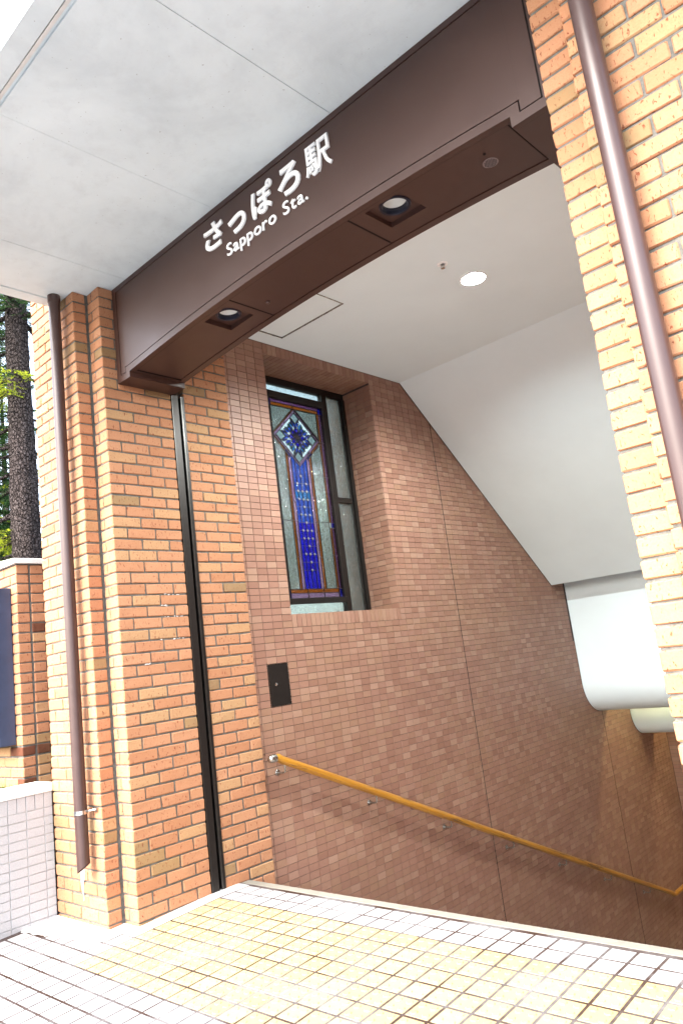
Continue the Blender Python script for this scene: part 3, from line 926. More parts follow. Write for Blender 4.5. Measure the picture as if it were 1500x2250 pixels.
# drainpipes
def drainpipe(x, label, strap):
    y = -0.165; rad = 0.0365
    th = thing('drainpipe', label, 'drainpipe', (x, y, 0.3), 'brown drainpipes')
    m = MB(); seg = 28
    zb = 0.31
    b = 0
    ring0 = []
    for k in range(seg):
        a = 2 * math.pi * k / seg; c, s_ = math.cos(a), math.sin(a)
        ring0.append((x + rad * c, y + rad * s_, zb + 0.026 * (c * 0.8 + s_ * 0.5)))
    zs = [0.7, 1.6, 2.6, 3.3, SLAB - 0.02]
    m.v += ring0
    for z in zs: m.v += [(x + rad * math.cos(2 * math.pi * k / seg), y + rad * math.sin(2 * math.pi * k / seg), z) for k in range(seg)]
    inn = [(x + (p[0] - x) * 0.93, y + (p[1] - y) * 0.93, p[2] + 0.001) for p in ring0]
    m.v += inn; m.v += [(p[0], p[1], 0.6) for p in inn]
    for i in range(len(zs)):
        for k in range(seg):
            k2 = (k + 1) % seg; m.f.append((i * seg + k, i * seg + k2, (i + 1) * seg + k2, (i + 1) * seg + k)); m.r.append(0)
    o2 = (len(zs) + 1) * seg
    for k in range(seg):
        k2 = (k + 1) % seg
        m.f.append((k, o2 + k, o2 + k2, k2)); m.r.append(0)
        m.f.append((o2 + k, o2 + seg + k, o2 + seg + k2, o2 + k2)); m.r.append(0)
    m.build('pipe', M['pipe'], th, smooth=True)
    cl = MB(); cl.ring((x, y, SLAB - 0.05), (0, 0, 1), [(rad + 0.001, 0), (rad + 0.004, 0.002), (rad + 0.004, 0.048)]); cl.build('collar', M['pipe'], th, smooth=True)
    for zst in strap:
        sb = MB(); sb.ring((x, y, zst), (0, 0, 1), [(rad + 0.0005, -0.011), (rad + 0.003, -0.011), (rad + 0.003, 0.011), (rad + 0.0005, 0.011)])
        sb_o = sb.build('strap', M['chrome'], th, smooth=True)
        ar = MB(); ar.tube([(x + rad * 0.6, y + rad * 0.7, zst), (x + 0.055, -0.115, zst + 0.004), (x + 0.075, -0.104, zst + 0.006)], 0.006, 8)
        ar.box(x + 0.066, x + 0.088, -0.112, -0.1045, zst - 0.008, zst + 0.018)
        ar.build('strap_arm', M['steel'], sb_o)
drainpipe(-0.268, 'brown drainpipe with cut end on the left brick pillar', [0.612])
drainpipe(3.337, 'brown drainpipe in front of the right brick pillar', [0.612])

# ================================================================== SIGN BEAM
BY1 = 0.515
def arch(x):
    uu = (x - 1.53) / 1.385
    return 3.236 + 0.060 * (1 - uu * uu) + 0.012 * uu
beam = thing('sign_beam', 'dark brown arched steel beam carrying white station lettering', 'sign beam', (W / 2, YB, 3.19))
BX0, BX1 = 0.003, W - 0.003
KL, KR = 0.147, 2.915
def face_poly(off, inset_end):
    """outline of the beam face in x,z pulled in by off"""
    pts = [(BX0 + off, SLAB - 0.004 - off * 0.75), (BX0 + off, 3.187 + off)]
    kl, kr = KL - off, KR + off
    pts += [(kl, 3.187 + off), (kl, arch(KL) + off)]
    n = 36
    for k in range(1, n):
        x = kl + (kr - kl) * k / n
        pts.append((x, arch(min(max(x, KL), KR)) + off))
    pts += [(kr, arch(KR) + off), (kr, 3.20 + off), (BX1 - off, 3.20 + off), (BX1 - off, SLAB - 0.004 - off * 0.75)]
    return pts
# face: border frame, dark gap, inner panel
outer = face_poly(0.0, 0); mid = face_poly(0.041, 0); inn = face_poly(0.048, 0)
fm = MB(); n = len(outer)
for i in range(n):
    j = (i + 1) % n
    a, b_, c, d = outer[i], outer[j], mid[j], mid[i]
    fm.face([(a[0], YB, a[1]), (b_[0], YB, b_[1]), (c[0], YB, c[1]), (d[0], YB, d[1])])
    fm.face([(c[0], YB, c[1]), (d[0], YB, d[1]), (d[0], YB + 0.012, d[1]), (c[0], YB + 0.012, c[1])])
    fm.face([(a[0], YB, a[1]), (b_[0], YB, b_[1]), (b_[0], YB + 0.03, b_[1]), (a[0], YB + 0.03, a[1])])
fm.build('face_frame', M['brown'], beam)
pm = MB()
top = [p for p in inn]
# inner panel triangulated in vertical strips
zt = inn[0][1]
def inner_bottom(x):
    kl, kr = KL - 0.047, KR + 0.047
    if x <= kl + 1e-6: return 3.187 + 0.047
    if x >= kr - 1e-6: return 3.20 + 0.047
    return arch(min(max(x, KL), KR)) + 0.047
xs = [inn[0][0], KL - 0.0471] + [KL - 0.0469 + (KR - KL + 0.0938) * k / 60 for k in range(61)] + [KR + 0.0471, inn[-1][0]]
for k in range(len(xs) - 1):
    x0, x1 = xs[k], xs[k + 1]
    if x1 - x0 < 0.0005: continue
    pm.face([(x0, YB + 0.001, inner_bottom(x0)), (x1, YB + 0.001, inner_bottom(x1)), (x1, YB + 0.001, zt), (x0, YB + 0.001, zt)])
    pm.face([(x0, YB + 0.001, inner_bottom(x0)), (x1, YB + 0.001, inner_bottom(x1)), (x1, YB + 0.010, inner_bottom(x1)), (x0, YB + 0.010, inner_bottom(x0))])
pm.build('sign_panel', M['brown'], beam)
bb = MB()      # dark box behind the gap
bb.box(BX0 + 0.002, BX1 - 0.002, YB + 0.011, BY1 - 0.004, 3.50, SLAB - 0.006)
bb.box(BX0 + 0.002, BX1 - 0.002, YB + 0.011, YB + 0.04, 3.33, 3.4995)
bb.box(BX0 + 0.02, KL - 0.004, YB + 0.011, BY1 - 0.02, 3.21, 3.33)
bb.box(KR + 0.004, BX1 - 0.02, YB + 0.011, BY1 - 0.02, 3.225, 3.33)
N = 40
for k in range(N):
    x0 = KL - 0.004 + (KR - KL + 0.008) * k / N; x1 = KL - 0.004 + (KR - KL + 0.008) * (k + 1) / N
    bb.box(x0, x1, YB + 0.011, YB + 0.04, min(arch(x0), arch(x1)) + 0.012, 3.33)
bb.build('beam_core', M['black'], beam)
bkp = MB(); bkp.box(BX0, BX1, BY1 - 0.003, BY1, 3.32, 3.84); bkp.build('back_plate', M['brown'], beam)
# end brackets
for (a, b_, zb_, nm) in ((BX0, KL, 3.187, 'bracket'), (KR, BX1, 3.20, 'bracket')):
    m = MB()
    m.face([(a, YB + 0.0305, zb_), (b_, YB + 0.0305, zb_), (b_, BY1, zb_), (a, BY1, zb_)])
    sxp = b_ if a == BX0 else a
    m.face([(sxp, YB + 0.0305, zb_), (sxp, YB + 0.0305, arch(sxp) + 0.02), (sxp, BY1, arch(sxp) + 0.02), (sxp, BY1, zb_)])
    m.face([(a, BY1, zb_), (b_, BY1, zb_), (b_, BY1, 3.34), (a, BY1, 3.34)])
    m.build(nm, M['brown'], beam)
# soffit: frame strips, three panels with dark seams, two lamp recesses
PY0, PY1 = 0.138, 0.472
SEAM = [0.172, 1.118, 2.020, 2.885]
LAMPS = [(0.955, 0.268), (2.215, 0.262)]
RECESS = [(lx - 0.105, lx + 0.105, ly - 0.098, ly + 0.098) for lx, ly in LAMPS]
def curved(m, x0, x1, y0, y1, dz, holes=()):
    nx = max(2, int((x1 - x0) / 0.05)); xs = {x0, x1} | {x0 + (x1 - x0) * k / nx for k in range(nx)}
    ys = {y0, y1}
    for h in holes:
        if h[0] > x0 and h[1] < x1: xs |= {h[0], h[1]}; ys |= {h[2], h[3]}
    xs = sorted(xs); ys = sorted(ys)
    for i in range(len(xs) - 1):
        for j in range(len(ys) - 1):
            cx, cy = (xs[i] + xs[i + 1]) / 2, (ys[j] + ys[j + 1]) / 2
            if any(h[0] < cx < h[1] and h[2] < cy < h[3] for h in holes): continue
            m.face([(xs[i], ys[j], arch(xs[i]) + dz), (xs[i], ys[j + 1], arch(xs[i]) + dz), (xs[i + 1], ys[j + 1], arch(xs[i + 1]) + dz), (xs[i + 1], ys[j], arch(xs[i + 1]) + dz)])
def curved_wall(m, x0, x1, y, dz0, dz1):
    nx = max(2, int((x1 - x0) / 0.05))
    for k in range(nx):
        a = x0 + (x1 - x0) * k / nx; b_ = x0 + (x1 - x0) * (k + 1) / nx
        m.face([(a, y, arch(a) + dz0), (b_, y, arch(b_) + dz0), (b_, y, arch(b_) + dz1), (a, y, arch(a) + dz1)])
sf = MB()
curved(sf, KL, KR, YB + 0.0305, PY0, 0.0); curved(sf, KL, KR, PY1, BY1, 0.0)
curved(sf, KL, SEAM[0] - 0.004, PY0, PY1, 0.0); curved(sf, SEAM[3] + 0.004, KR, PY0, PY1, 0.0)
curved_wall(sf, KL, KR, BY1, 0.0, 0.09)
curved_wall(sf, SEAM[0], SEAM[3], PY0, 0.0, 0.012); curved_wall(sf, SEAM[0], SEAM[3], PY1, 0.0, 0.012)
sf.build('soffit_frame', M['brown'], beam)
bkg = MB(); curved(bkg, KL, KR, PY0 - 0.001, PY1 + 0.001, 0.013, RECESS); bkg.build('seam_backing', M['black'], beam)
for k in range(3):
    m = MB(); g2 = 0.011
    curved(m, SEAM[k] + g2 / 2, SEAM[k + 1] - g2 / 2, PY0 + 0.005, PY1 - 0.005, 0.003, RECESS)
    m.build('soffit_panel', M['brown'], beam)
for (x0, x1, y0, y1) in RECESS:
    m = MB(); zt_ = arch((x0 + x1) / 2) + 0.030
    for (pa, pb) in (((x0, y0), (x1, y0)), ((x1, y0), (x1, y1)), ((x1, y1), (x0, y1)), ((x0, y1), (x0, y0))):
        m.face([(pa[0], pa[1], arch(pa[0]) + 0.003), (pb[0], pb[1], arch(pb[0]) + 0.003), (pb[0], pb[1], zt_), (pa[0], pa[1], zt_)])
    cx, cy = (x0 + x1) / 2, (y0 + y1) / 2; n = 32; R_ = 0.07
    for q in range(n):
        a0 = 2 * math.pi * q / n; a1 = 2 * math.pi * (q + 1) / n
        def sq2(a):
            c, s_ = math.cos(a), math.sin(a); mm = max(abs(c) / ((x1 - x0) / 2), abs(s_) / ((y1 - y0) / 2)); return (cx + c / mm, cy + s_ / mm, zt_)
        m.face([(cx + R_ * math.cos(a0), cy + R_ * math.sin(a0), zt_), (cx + R_ * math.cos(a1), cy + R_ * math.sin(a1), zt_), sq2(a1), sq2(a0)])
    m.build('lamp_recess', M['brown'], beam)
for i, (lx, ly) in enumerate(LAMPS):
    z = arch(lx) + 0.030
    t_ = thing('downlight', ['unlit recessed downlight in the beam nearer the left pillar', 'unlit recessed downlight in the beam nearer the right pillar'][i], 'downlight', (lx, ly, z), 'downlights in the beam')
    m = MB(); m.ring((lx, ly, z), (0, 0, 1), [(0.076, -0.001), (0.074, -0.006), (0.063, -0.006), (0.061, -0.002), (0.060, 0.012), (0.058, 0.013), (0.057, 0.024)], 32); m.build('baffle', M['navy_baffle'], t_, smooth=True)
    m = MB(); m.ring((lx, ly, z), (0, 0, 1), [(0.057, 0.024), (0.054, 0.045), (0.042, 0.065), (0.024, 0.072)], 32); m.build('reflector', M['silver'], t_, smooth=True)
    m = MB(); m.ring((lx, ly, z), (0, 0, 1), [(0.0001, 0.044), (0.018, 0.046), (0.025, 0.056), (0.024, 0.075)], 20); m.build('bulb', M['white'], t_, smooth=True)
# speaker grille, small key hole and sensor dome on the soffit
gx, gy = 2.705, 0.30
gm = MB(); gm.ring((gx, gy, arch(gx) + 0.003), (0, 0, -1), [(0.034, 0.0), (0.034, 0.002), (0.031, 0.003), (0.0005, 0.003)], 28)
gr_ = gm.build('speaker_grille', M['grille'], beam, smooth=True)
hm = MB()
for ix in range(-4, 5):
    for iy in range(-4, 5):
        x, y = gx + ix * 0.0066 + (0.0033 if iy % 2 else 0), gy + iy * 0.0066
        if (x - gx) ** 2 + (y - gy) ** 2 < 0.029 ** 2: hm.box(x - 0.0018, x + 0.0018, y - 0.0018, y + 0.0018, arch(gx) - 0.0008, arch(gx) - 0.0002)
hm.build('grille_holes', M['black'], gr_, kind='stuff')
kh = MB(); kh.ring((2.72, 0.228, arch(2.72) + 0.002), (0, 0, 1), [(0.007, 0), (0.007, -0.002), (0.004, -0.002), (0.0035, 0.003)], 12); kh.build('key_hole', M['dark_metal'], beam)
sdm = MB(); sdm.ring((1.215, 0.34, arch(1.215) + 0.004), (0, 0, -1), [(0.014, 0), (0.014, 0.006), (0.009, 0.012), (0.0005, 0.014)], 14); sdm.build('sensor_dome', M['brown'], beam, smooth=True)

# ---- lettering
def letter(txt, x0, x1, z0, z1, bold, name='letter', keep=False):
    cu = bpy.data.curves.new(name, 'FONT'); cu.body = txt; cu.extrude = 0.008; cu.offset = bold; cu.size = 1.0; cu.resolution_u = 6
    o = bpy.data.objects.new('tmp', cu); COL.objects.link(o)
    dg = bpy.context.evaluated_depsgraph_get()
    me = bpy.data.meshes.new_from_object(o.evaluated_get(dg))
    bpy.data.objects.remove(o, do_unlink=True)
    if not me.vertices: return None
    ax = [v.co.x for v in me.vertices]; ay = [v.co.y for v in me.vertices]
    a0, a1, b0, b1 = min(ax), max(ax), min(ay), max(ay)
    return me, a0, a1, b0, b1
def place_letter(txt, x0, x1, z0, z1, bold, thick=0.014):
    res = letter(txt, x0, x1, z0, z1, bold)
    if res is None: return
    me, a0, a1, b0, b1 = res
    ow = world_origin(beam)
    zc_ = [v.co.z for v in me.vertices]; zmn, zmx = min(zc_), max(zc_)
    for v in me.vertices:
        X = x0 + (v.co.x - a0) / (a1 - a0) * (x1 - x0)
        Z = z0 + (v.co.y - b0) / (b1 - b0) * (z1 - z0)
        Y = YB - 0.001 - thick * (v.co.z - zmn) / (zmx - zmn)
        v.co = (X - ow.x, Y - ow.y, Z - ow.z)
    bm = bmesh.new(); bm.from_mesh(me); bmesh.ops.recalc_face_normals(bm, faces=bm.faces); bm.to_mesh(me); bm.free()
    me.materials.clear(); me.materials.append(M['white'])
    obj('letter', me, beam)
for txt, x0, x1, z0, z1 in (('さ', 1.018, 1.182, 3.598, 3.757), ('っ', 1.232, 1.378, 3.594, 3.700), ('ぽ', 1.430, 1.597, 3.592, 3.757), ('ろ', 1.640, 1.800, 3.592, 3.752), ('駅', 1.843, 2.017, 3.590, 3.757)):
    place_letter(txt, x0, x1, z0, z1, 0.024 if txt != '駅' else 0.010, 0.011)
# latin line, letter by letter, advancing by glyph width
LAT = 'Sapporo Sta.'
dims = {}
for ch in set(LAT.replace(' ', '')):
    rs = letter(ch, 0, 1, 0, 1, 0.002); dims[ch] = (rs[1], rs[2], rs[3], rs[4])
gap_, space_ = 0.10, 0.38
tot = sum((space_ if ch == ' ' else dims[ch][1] - dims[ch][0] + gap_) for ch in LAT) - gap_
k_ = (1.832 - 1.198) / tot; x = 1.198
capz = dims['S'][3] - 0.0; kz = 0.070 / capz
for ch in LAT:
    if ch == ' ': x += space_ * k_; continue
    d0 = dims[ch]; w_ = (d0[1] - d0[0]) * k_
    place_letter(ch, x, x + w_, 3.500 + d0[2] * kz, 3.500 + d0[3] * kz, 0.002, 0.008)
    x += w_ + gap_ * k_

# ================================================================== CEILING FITTINGS
lamp = thing('ceiling_downlight', 'lit white round downlight in the stair ceiling', 'downlight', (LX, LY, 3.805))
m = MB(); m.ring((LX, LY, 3.805), (0, 0, 1), [(0.098, -0.001), (0.096, -0.006), (0.086, -0.006), (0.083, 0.0), (0.075, 0.05), (0.055, 0.10), (0.0005, 0.105)], 36); m.build('reflector', M['white'], lamp, smooth=True)
m = MB(); m.ring((LX, LY, 3.805), (0, 0, 1), [(0.0005, 0.018), (0.02, 0.022), (0.030, 0.04), (0.032, 0.07), (0.02, 0.10)], 24); m.build('bulb', mat_emit('lamp_glow', (0.96, 1.0, 0.98), 60), lamp, smooth=True)
ld = bpy.data.lights.new('lamp_light', 'SPOT'); ld.energy = 64; ld.spot_size = math.radians(164); ld.spot_blend = 0.5; ld.shadow_soft_size = 0.05; ld.color = (0.94, 1.0, 0.97)
lo = bpy.data.objects.new('lamp_light', ld); COL.objects.link(lo); lo.parent = lamp; lo.location = (0, 0, 0.0)

spk = thing('sprinkler_head', 'small chrome sprinkler head beside the lit ceiling downlight', 'sprinkler', (1.562, 1.672, 3.805))
m = MB(); m.ring((1.562, 1.672, 3.805), (0, 0, -1), [(0.038, 0), (0.036, 0.004), (0.018, 0.007), (0.016, 0.002)], 24); m.build('rosette', M['white'], spk, smooth=True)
m = MB(); m.ring((1.562, 1.672, 3.805), (0, 0, -1), [(0.010, 0.0), (0.010, 0.014), (0.004, 0.016), (0.004, 0.03), (0.0145, 0.031), (0.0145, 0.033), (0.0005, 0.033)], 16); m.tube([(1.552, 1.672, 3.795), (1.546, 1.672, 3.785), (1.556, 1.672, 3.775)], 0.002, 6); m.tube([(1.572, 1.672, 3.795), (1.578, 1.672, 3.785), (1.568, 1.672, 3.775)], 0.002, 6); m.build('head', M['chrome'], spk, smooth=True)

def cove(y, z, label, power):
    th = thing('cove_light', label, 'tube light', (1.55, y, z), 'hidden tube lights')
    MB().tube([(0.25, y, z), (W - 0.25, y, z)], 0.013, 12).build('tube', mat_emit('tube_glow', (1.0, 0.86, 0.45), power), th, smooth=True)
    MB().box(0.2, W - 0.2, y - 0.03, y + 0.03, z + 0.018, z + 0.06).build('housing', M['white'], th)
cove(6.62, 0.80, 'warm tube light hidden behind the large curved bulkhead', 9)
cove(7.75, 0.30, 'warm tube light hidden behind the small curved bulkhead', 8)

# ================================================================== WALL FITTINGS
ap = thing('access_door', 'small black metal access door set in the tiled wall', 'access door', (WX, 1.2275, 1.02))
apd = MB().box(WX - 0.006, WX + 0.002, 1.1345, 1.3205, 1.0215, 1.3075).build('door', M['dark_metal'], ap, bevel=0.001)
fr = MB()
for a in ((1.1325, 1.1342, 1.0195, 1.3095), (1.3208, 1.3225, 1.0195, 1.3095), (1.1343, 1.3207, 1.0195, 1.0212), (1.1343, 1.3207, 1.3078, 1.3095)):
    fr.box(WX - 0.006, WX + 0.003, *a)
fr.build('frame', M['steel'], ap)
kb = MB(); kb.ring((WX + 0.002, 1.195, 1.168), (1, 0, 0), [(0.011, 0), (0.011, 0.004), (0.007, 0.006), (0.0005, 0.007)], 16); kb.build('lock', M['chrome'], apd, smooth=True)

rail = thing('handrail', 'yellow varnished wooden handrail sloping down the tiled wall', 'handrail', (0.06, 1.03, 0.69))
RX = 0.062
def rail_z(y): return 0.695 - 0.4378 * (y - 1.06)
pth = [(RX, 1.045, 0.697), (RX, 1.075, 0.6945)] + [(RX, 1.10 + (6.93 - 1.10) * k / 24, rail_z(1.10 + (6.93 - 1.10) * k / 24)) for k in range(25)] + [(RX, 6.97, -1.903), (RX, 7.02, -1.912), (RX, 7.88, -1.912)]
MB().tube(pth, 0.0265, 20).build('rail', M['rail'], rail, smooth=True)
m = MB(); m.ring((RX, 1.046, 0.697), (0, -1, 0), [(0.0272, -0.004), (0.0272, 0.030), (0.025, 0.042), (0.017, 0.050), (0.0005, 0.053)], 20); m.build('end_cap', M['steel'], rail, smooth=True)
for k in range(7):
    y = 1.125 + 0.8725 * k; zf = rail_z(y) - 0.078
    m = MB(); m.tube([(WX + 0.004, y, zf), (RX - 0.022, y, zf), (RX - 0.007, y, zf + 0.005), (RX, y, zf + 0.02), (RX, y, rail_z(y) - 0.022)], 0.0065, 10)
    bo = m.build('bracket', M['steel'], rail, smooth=True)
    m = MB(); m.ring((WX, y, zf), (1, 0, 0), [(0.0005, 0.008), (0.018, 0.008), (0.020, 0.006), (0.020, 0.0)], 18)
    m.build('wall_flange', M['steel'], bo, smooth=True)

# ================================================================== WINDOW AND STAINED GLASS
win = thing('recess_window', 'tall dark framed window with rippled glass in tiled recess', 'window', (-0.365, 2.05, WZ0))
FX0, FX1 = -0.395, -0.350
def wbar(name, y0, y1, z0, z1, x0=FX0, x1=FX1, mat='dark_metal'):
    return MB().box(x0, x1, y0, y1, z0, z1).build(name, M[mat], win, bevel=0.002)
wbar('head', WY0 + 0.002, WY1 - 0.002, 3.655, 3.714)
wbar('sill', WY0 + 0.002, WY1 - 0.002, WZ0 + 0.001, WZ0 + 0.03)
wbar('jamb_bar', 2.655, 2.688, WZ0 + 0.0305, 3.6545, FX0, FX1 + 0.01)
wbar('jamb_bar', 2.632, 2.650, WZ0 + 0.0305, 3.6545, FX0, FX1 - 0.012, 'track')
wbar('jamb_bar', WY0 + 0.002, WY0 + 0.035, WZ0 + 0.0305, 3.6545)
wbar('mullion', 2.372, 2.428, WZ0 + 0.0305, 3.6545, FX0 + 0.005, FX1 + 0.02)
wbar('transom', 2.4285, 2.6315, 2.652, 2.700)
for (y0, y1, z0, z1) in ((WY0 + 0.035, 2.373, WZ0 + 0.03, 3.655), (2.427, 2.633, WZ0 + 0.03, 2.653), (2.427, 2.633, 2.699, 3.655)):
    MB().box(-0.376, -0.372, y0, y1, z0, z1).build('pane', M['g_side' if y0 > 2 else 'g_clear'], win)

sg = thing('stained_glass_panel', 'stained glass panel with blue flower diamond and blue column', 'stained glass', (-0.30, 1.99, 1.755))
GXP = -0.302
def bar(name, y0, y1, z0, z1, x0=-0.325, x1=-0.285):
    MB().box(x0, x1, y0, y1, z0, z1).build(name, M['dark_metal'], sg, bevel=0.0015)
bar('frame_bar', 1.640, 2.335, 3.492, 3.556); bar('frame_bar', 1.640, 2.335, 1.755, 1.800)
bar('frame_bar', 1.640, 1.678, 1.8005, 3.4915); bar('frame_bar', 2.303, 2.335, 1.8005, 3.4915)
lead = MB()
def glass(poly, mat, name='glass_piece', dx=0.0, leadw=0.0045, outline=True):
    MB().prism(poly, 'x', GXP - 0.002 + dx, GXP + 0.002 + dx).build(name, M[mat], sg)
    if outline:
        n = len(poly)
        for i in range(n): came(poly[i], poly[(i + 1) % n], leadw, dx)
_done = set()
def came(a, b_, w=0.0045, dx=0.0):
    key = tuple(sorted(((round(a[0], 3), round(a[1], 3)), (round(b_[0], 3), round(b_[1], 3)))))
    if key in _done: return
    _done.add(key)
    d = Vector((b_[0] - a[0], b_[1] - a[1]));
    if d.length < 1e-4: return
    d.normalize(); nrm = Vector((-d.y, d.x)) * w / 2
    e = d * (w * 0.3)
    lead.prism([(a[0] - e.x + nrm.x, a[1] - e.y + nrm.y), (b_[0] + e.x + nrm.x, b_[1] + e.y + nrm.y), (b_[0] + e.x - nrm.x, b_[1] + e.y - nrm.y), (a[0] - e.x - nrm.x, a[1] - e.y - nrm.y)], 'x', GXP - 0.004 + dx + random.uniform(-2e-4, 2e-4), GXP + 0.004 + dx + random.uniform(-2e-4, 2e-4))
def rect(y0, y1, z0, z1): return [(y0, z0), (y1, z0), (y1, z1), (y0, z1)]
PY0_, PY1_, PZ0, PZ1 = 1.678, 2.303, 1.80, 3.492
# borders
for y0, y1 in ((1.70, 1.955), (1.955, 2.262)):
    glass(rect(y0, y1, 3.460, PZ1), 'g_plum'); glass(rect(y0, y1, 3.432, 3.460), 'g_orange')
for y0, y1 in ((1.70, 1.893), (1.893, 2.08), (2.08, 2.262)):
    glass(rect(y0, y1, PZ0, 1.842), 'g_purple')
    glass(rect(y0, y1, 1.842, 1.874), 'g_orange')
for y0, y1 in ((PY0_, 1.70), (2.262, PY1_)):
    glass(rect(y0, y1, 3.432, PZ1), 'g_deep'); glass(rect(y0, y1, PZ0, 1.874), 'g_deep')
    glass(rect(y0, y1, 2.398, 2.443), 'g_deep')
zz = [1.874, 2.16, 2.398]; zz2 = [2.443, 2.85, 3.168, 3.432]
for i in range(2): glass(rect(PY0_, 1.697, zz[i], zz[i + 1]), 'g_orange')
for i in range(3): glass(rect(PY0_, 1.697, zz2[i], zz2[i + 1]), 'g_orange')
for seq in (zz, zz2):
    for i in range(len(seq) - 1):
        glass(rect(2.262, PY1_, seq[i], seq[i + 1]), 'g_plum'); glass(rect(2.240, 2.262, seq[i], seq[i + 1]), 'g_orange')
# diamond
DC = (1.966, 3.176); HW, HH = 0.268, 0.254
def dia(s): return [(DC[0], DC[1] + HH * s), (DC[0] - HW * s, DC[1]), (DC[0], DC[1] - HH * s), (DC[0] + HW * s, DC[1])]
D1, D2, D3 = dia(1.0), dia(0.89), dia(1.10)
for i in range(4):
    j = (i + 1) % 4
    mid1 = ((D1[i][0] + D1[j][0]) / 2, (D1[i][1] + D1[j][1]) / 2); mid2 = ((D2[i][0] + D2[j][0]) / 2, (D2[i][1] + D2[j][1]) / 2)
    glass([D1[i], mid1, mid2, D2[i]], 'g_purple'); glass([mid1, D1[j], D2[j], mid2], 'g_purple')
lim = lambda p: (min(max(p[0], 1.699), 2.239), min(max(p[1], 2.0), 3.431))
for i in range(4):      # amber bands outside the diamond
    j = (i + 1) % 4
    n_ = Vector((D3[j][0] - D1[j][0] + D3[i][0] - D1[i][0], D3[j][1] - D1[j][1] + D3[i][1] - D1[i][1])).normalized() * 0.026
    a = lim(D1[i]); b_ = lim(D1[j]); c = lim((D1[j][0] + n_.x, D1[j][1] + n_.y)); d = lim((D1[i][0] + n_.x, D1[i][1] + n_.y))
    if i in (0, 3):
        glass([a, b_, c, d], 'g_orange', dx=-0.0045)
    else:
        s, e = (a, b_) if i == 1 else (b_, a)
        # lower bands stop at the column
        f = 0.60
        p1 = (s[0] + (e[0] - s[0]) * f, s[1] + (e[1] - s[1]) * f)
        glass([lim(s), p1, (p1[0] + n_.x, p1[1] + n_.y), lim((s[0] + n_.x, s[1] + n_.y))], 'g_orange', dx=-0.0045)
        p2 = (s[0] + (e[0] - s[0]) * 0.66, s[1] + (e[1] - s[1]) * 0.66); p0 = (s[0] + (e[0] - s[0]) * 0.46, s[1] + (e[1] - s[1]) * 0.46)
        glass([p0, p2, (p2[0] + n_.x, p2[1] + n_.y), (p0[0] + n_.x, p0[1] + n_.y)], 'g_deep', dx=0.001)
# corner panes above
glass([(1.699, 3.431), (1.955, 3.431), (1.699, 3.190)], 'g_panel', dx=-0.006)
glass([(2.239, 3.431), (1.978, 3.431), (2.239, 3.190)], 'g_panel', dx=-0.006)
# milky ground of the flower, split in four
for i in range(4):
    j = (i + 1) % 4
    tipv = Vector((D2[i][0] - DC[0], D2[i][1] - DC[1])); qa = Vector((D2[j][0] - D2[i][0], D2[j][1] - D2[i][1])) * 0.24; qb = Vector((D2[i - 1][0] - D2[i][0], D2[i - 1][1] - D2[i][1])) * 0.24
    glass([D2[i], (D2[i][0] + qa.x, D2[i][1] + qa.y), (D2[i][0] + qa.x + qb.x, D2[i][1] + qa.y + qb.y), (D2[i][0] + qb.x, D2[i][1] + qb.y)], 'g_white', dx=-0.006)
# flower: pointed petals in rings
def petal(ang, r0, r1, wid, mat, dx, fork=0.0):
    c, s_ = math.cos(ang), math.sin(ang); ky, kz = 1.0, 0.96
    def P(r, t): return (DC[0] + (r * c - t * s_) * ky, DC[1] + (r * s_ + t * c) * kz)
    rm = r0 + (r1 - r0) * 0.55
    if fork:
        for sg_ in (1, -1):
            glass([P(r0, 0), P(rm, sg_ * wid), P(r1, sg_ * wid * 1.05), P(r1 - fork, 0)], mat, 'petal', dx, 0.003)
    else: glass([P(r0, 0), P(rm, wid), P(r1, 0), P(rm, -wid)], mat, 'petal', dx, 0.003)
for k in range(4):
    a = math.pi / 2 * k
    petal(a, 0.075, 0.178, 0.040, 'g_blue', -0.003, 0.050)
    petal(a + math.pi / 4, 0.06, 0.128, 0.026, 'g_blue', -0.003)
    for sgn in (1, -1):
        petal(a + sgn * 0.46, 0.075, 0.152, 0.020, 'g_sky' if k % 2 else 'g_mid', -0.003)
        petal(a + sgn * 0.62, 0.095, 0.148, 0.012, 'g_teal', -0.0045)
        petal(a + sgn * 0.26, 0.12, 0.176, 0.012, 'g_blue', -0.0045)
for k in range(8):
    petal(math.pi / 4 * k, 0.002, 0.105 if k % 2 == 0 else 0.09, 0.030, 'g_deep', 0.001)
    petal(math.pi / 4 * k + math.pi / 8, 0.002, 0.075, 0.012, 'g_blue', 0.003)
# side strips and clear panes
def dlow(y): return DC[1] - HH * (1 - abs(y - DC[0]) / HW)
CY0, CY1 = 1.868, 2.050
for (ya, yb_, mat_) in ((1.834, CY0, 'g_purple'), (CY1, 2.084, 'g_purple'), (1.808, 1.834, 'g_orange'), (2.084, 2.112, 'g_orange')):
    cuts = [1.874, 2.14, 2.443, 2.66]
    out_ = ya if abs(ya - DC[0]) > abs(yb_ - DC[0]) else yb_
    for i in range(4):
        z0 = cuts[i]
        if i < 3: glass(rect(ya, yb_, z0, cuts[i + 1]), mat_)
        else: glass([(ya, z0), (yb_, z0), (yb_, dlow(yb_) - 0.004 - (0.024 if mat_ == 'g_orange' else 0.0)), (ya, dlow(ya) - 0.004 - (0.024 if mat_ == 'g_orange' else 0.0))], mat_)
for (ya, yb_) in ((1.699, 1.808), (2.112, 2.240)):
    glass(rect(ya, yb_, 1.874, 2.443), 'g_panel'); 
    glass([(ya, 2.443), (yb_, 2.443), (yb_, dlow(yb_) - 0.034), (ya, dlow(ya) - 0.034)], 'g_panel')
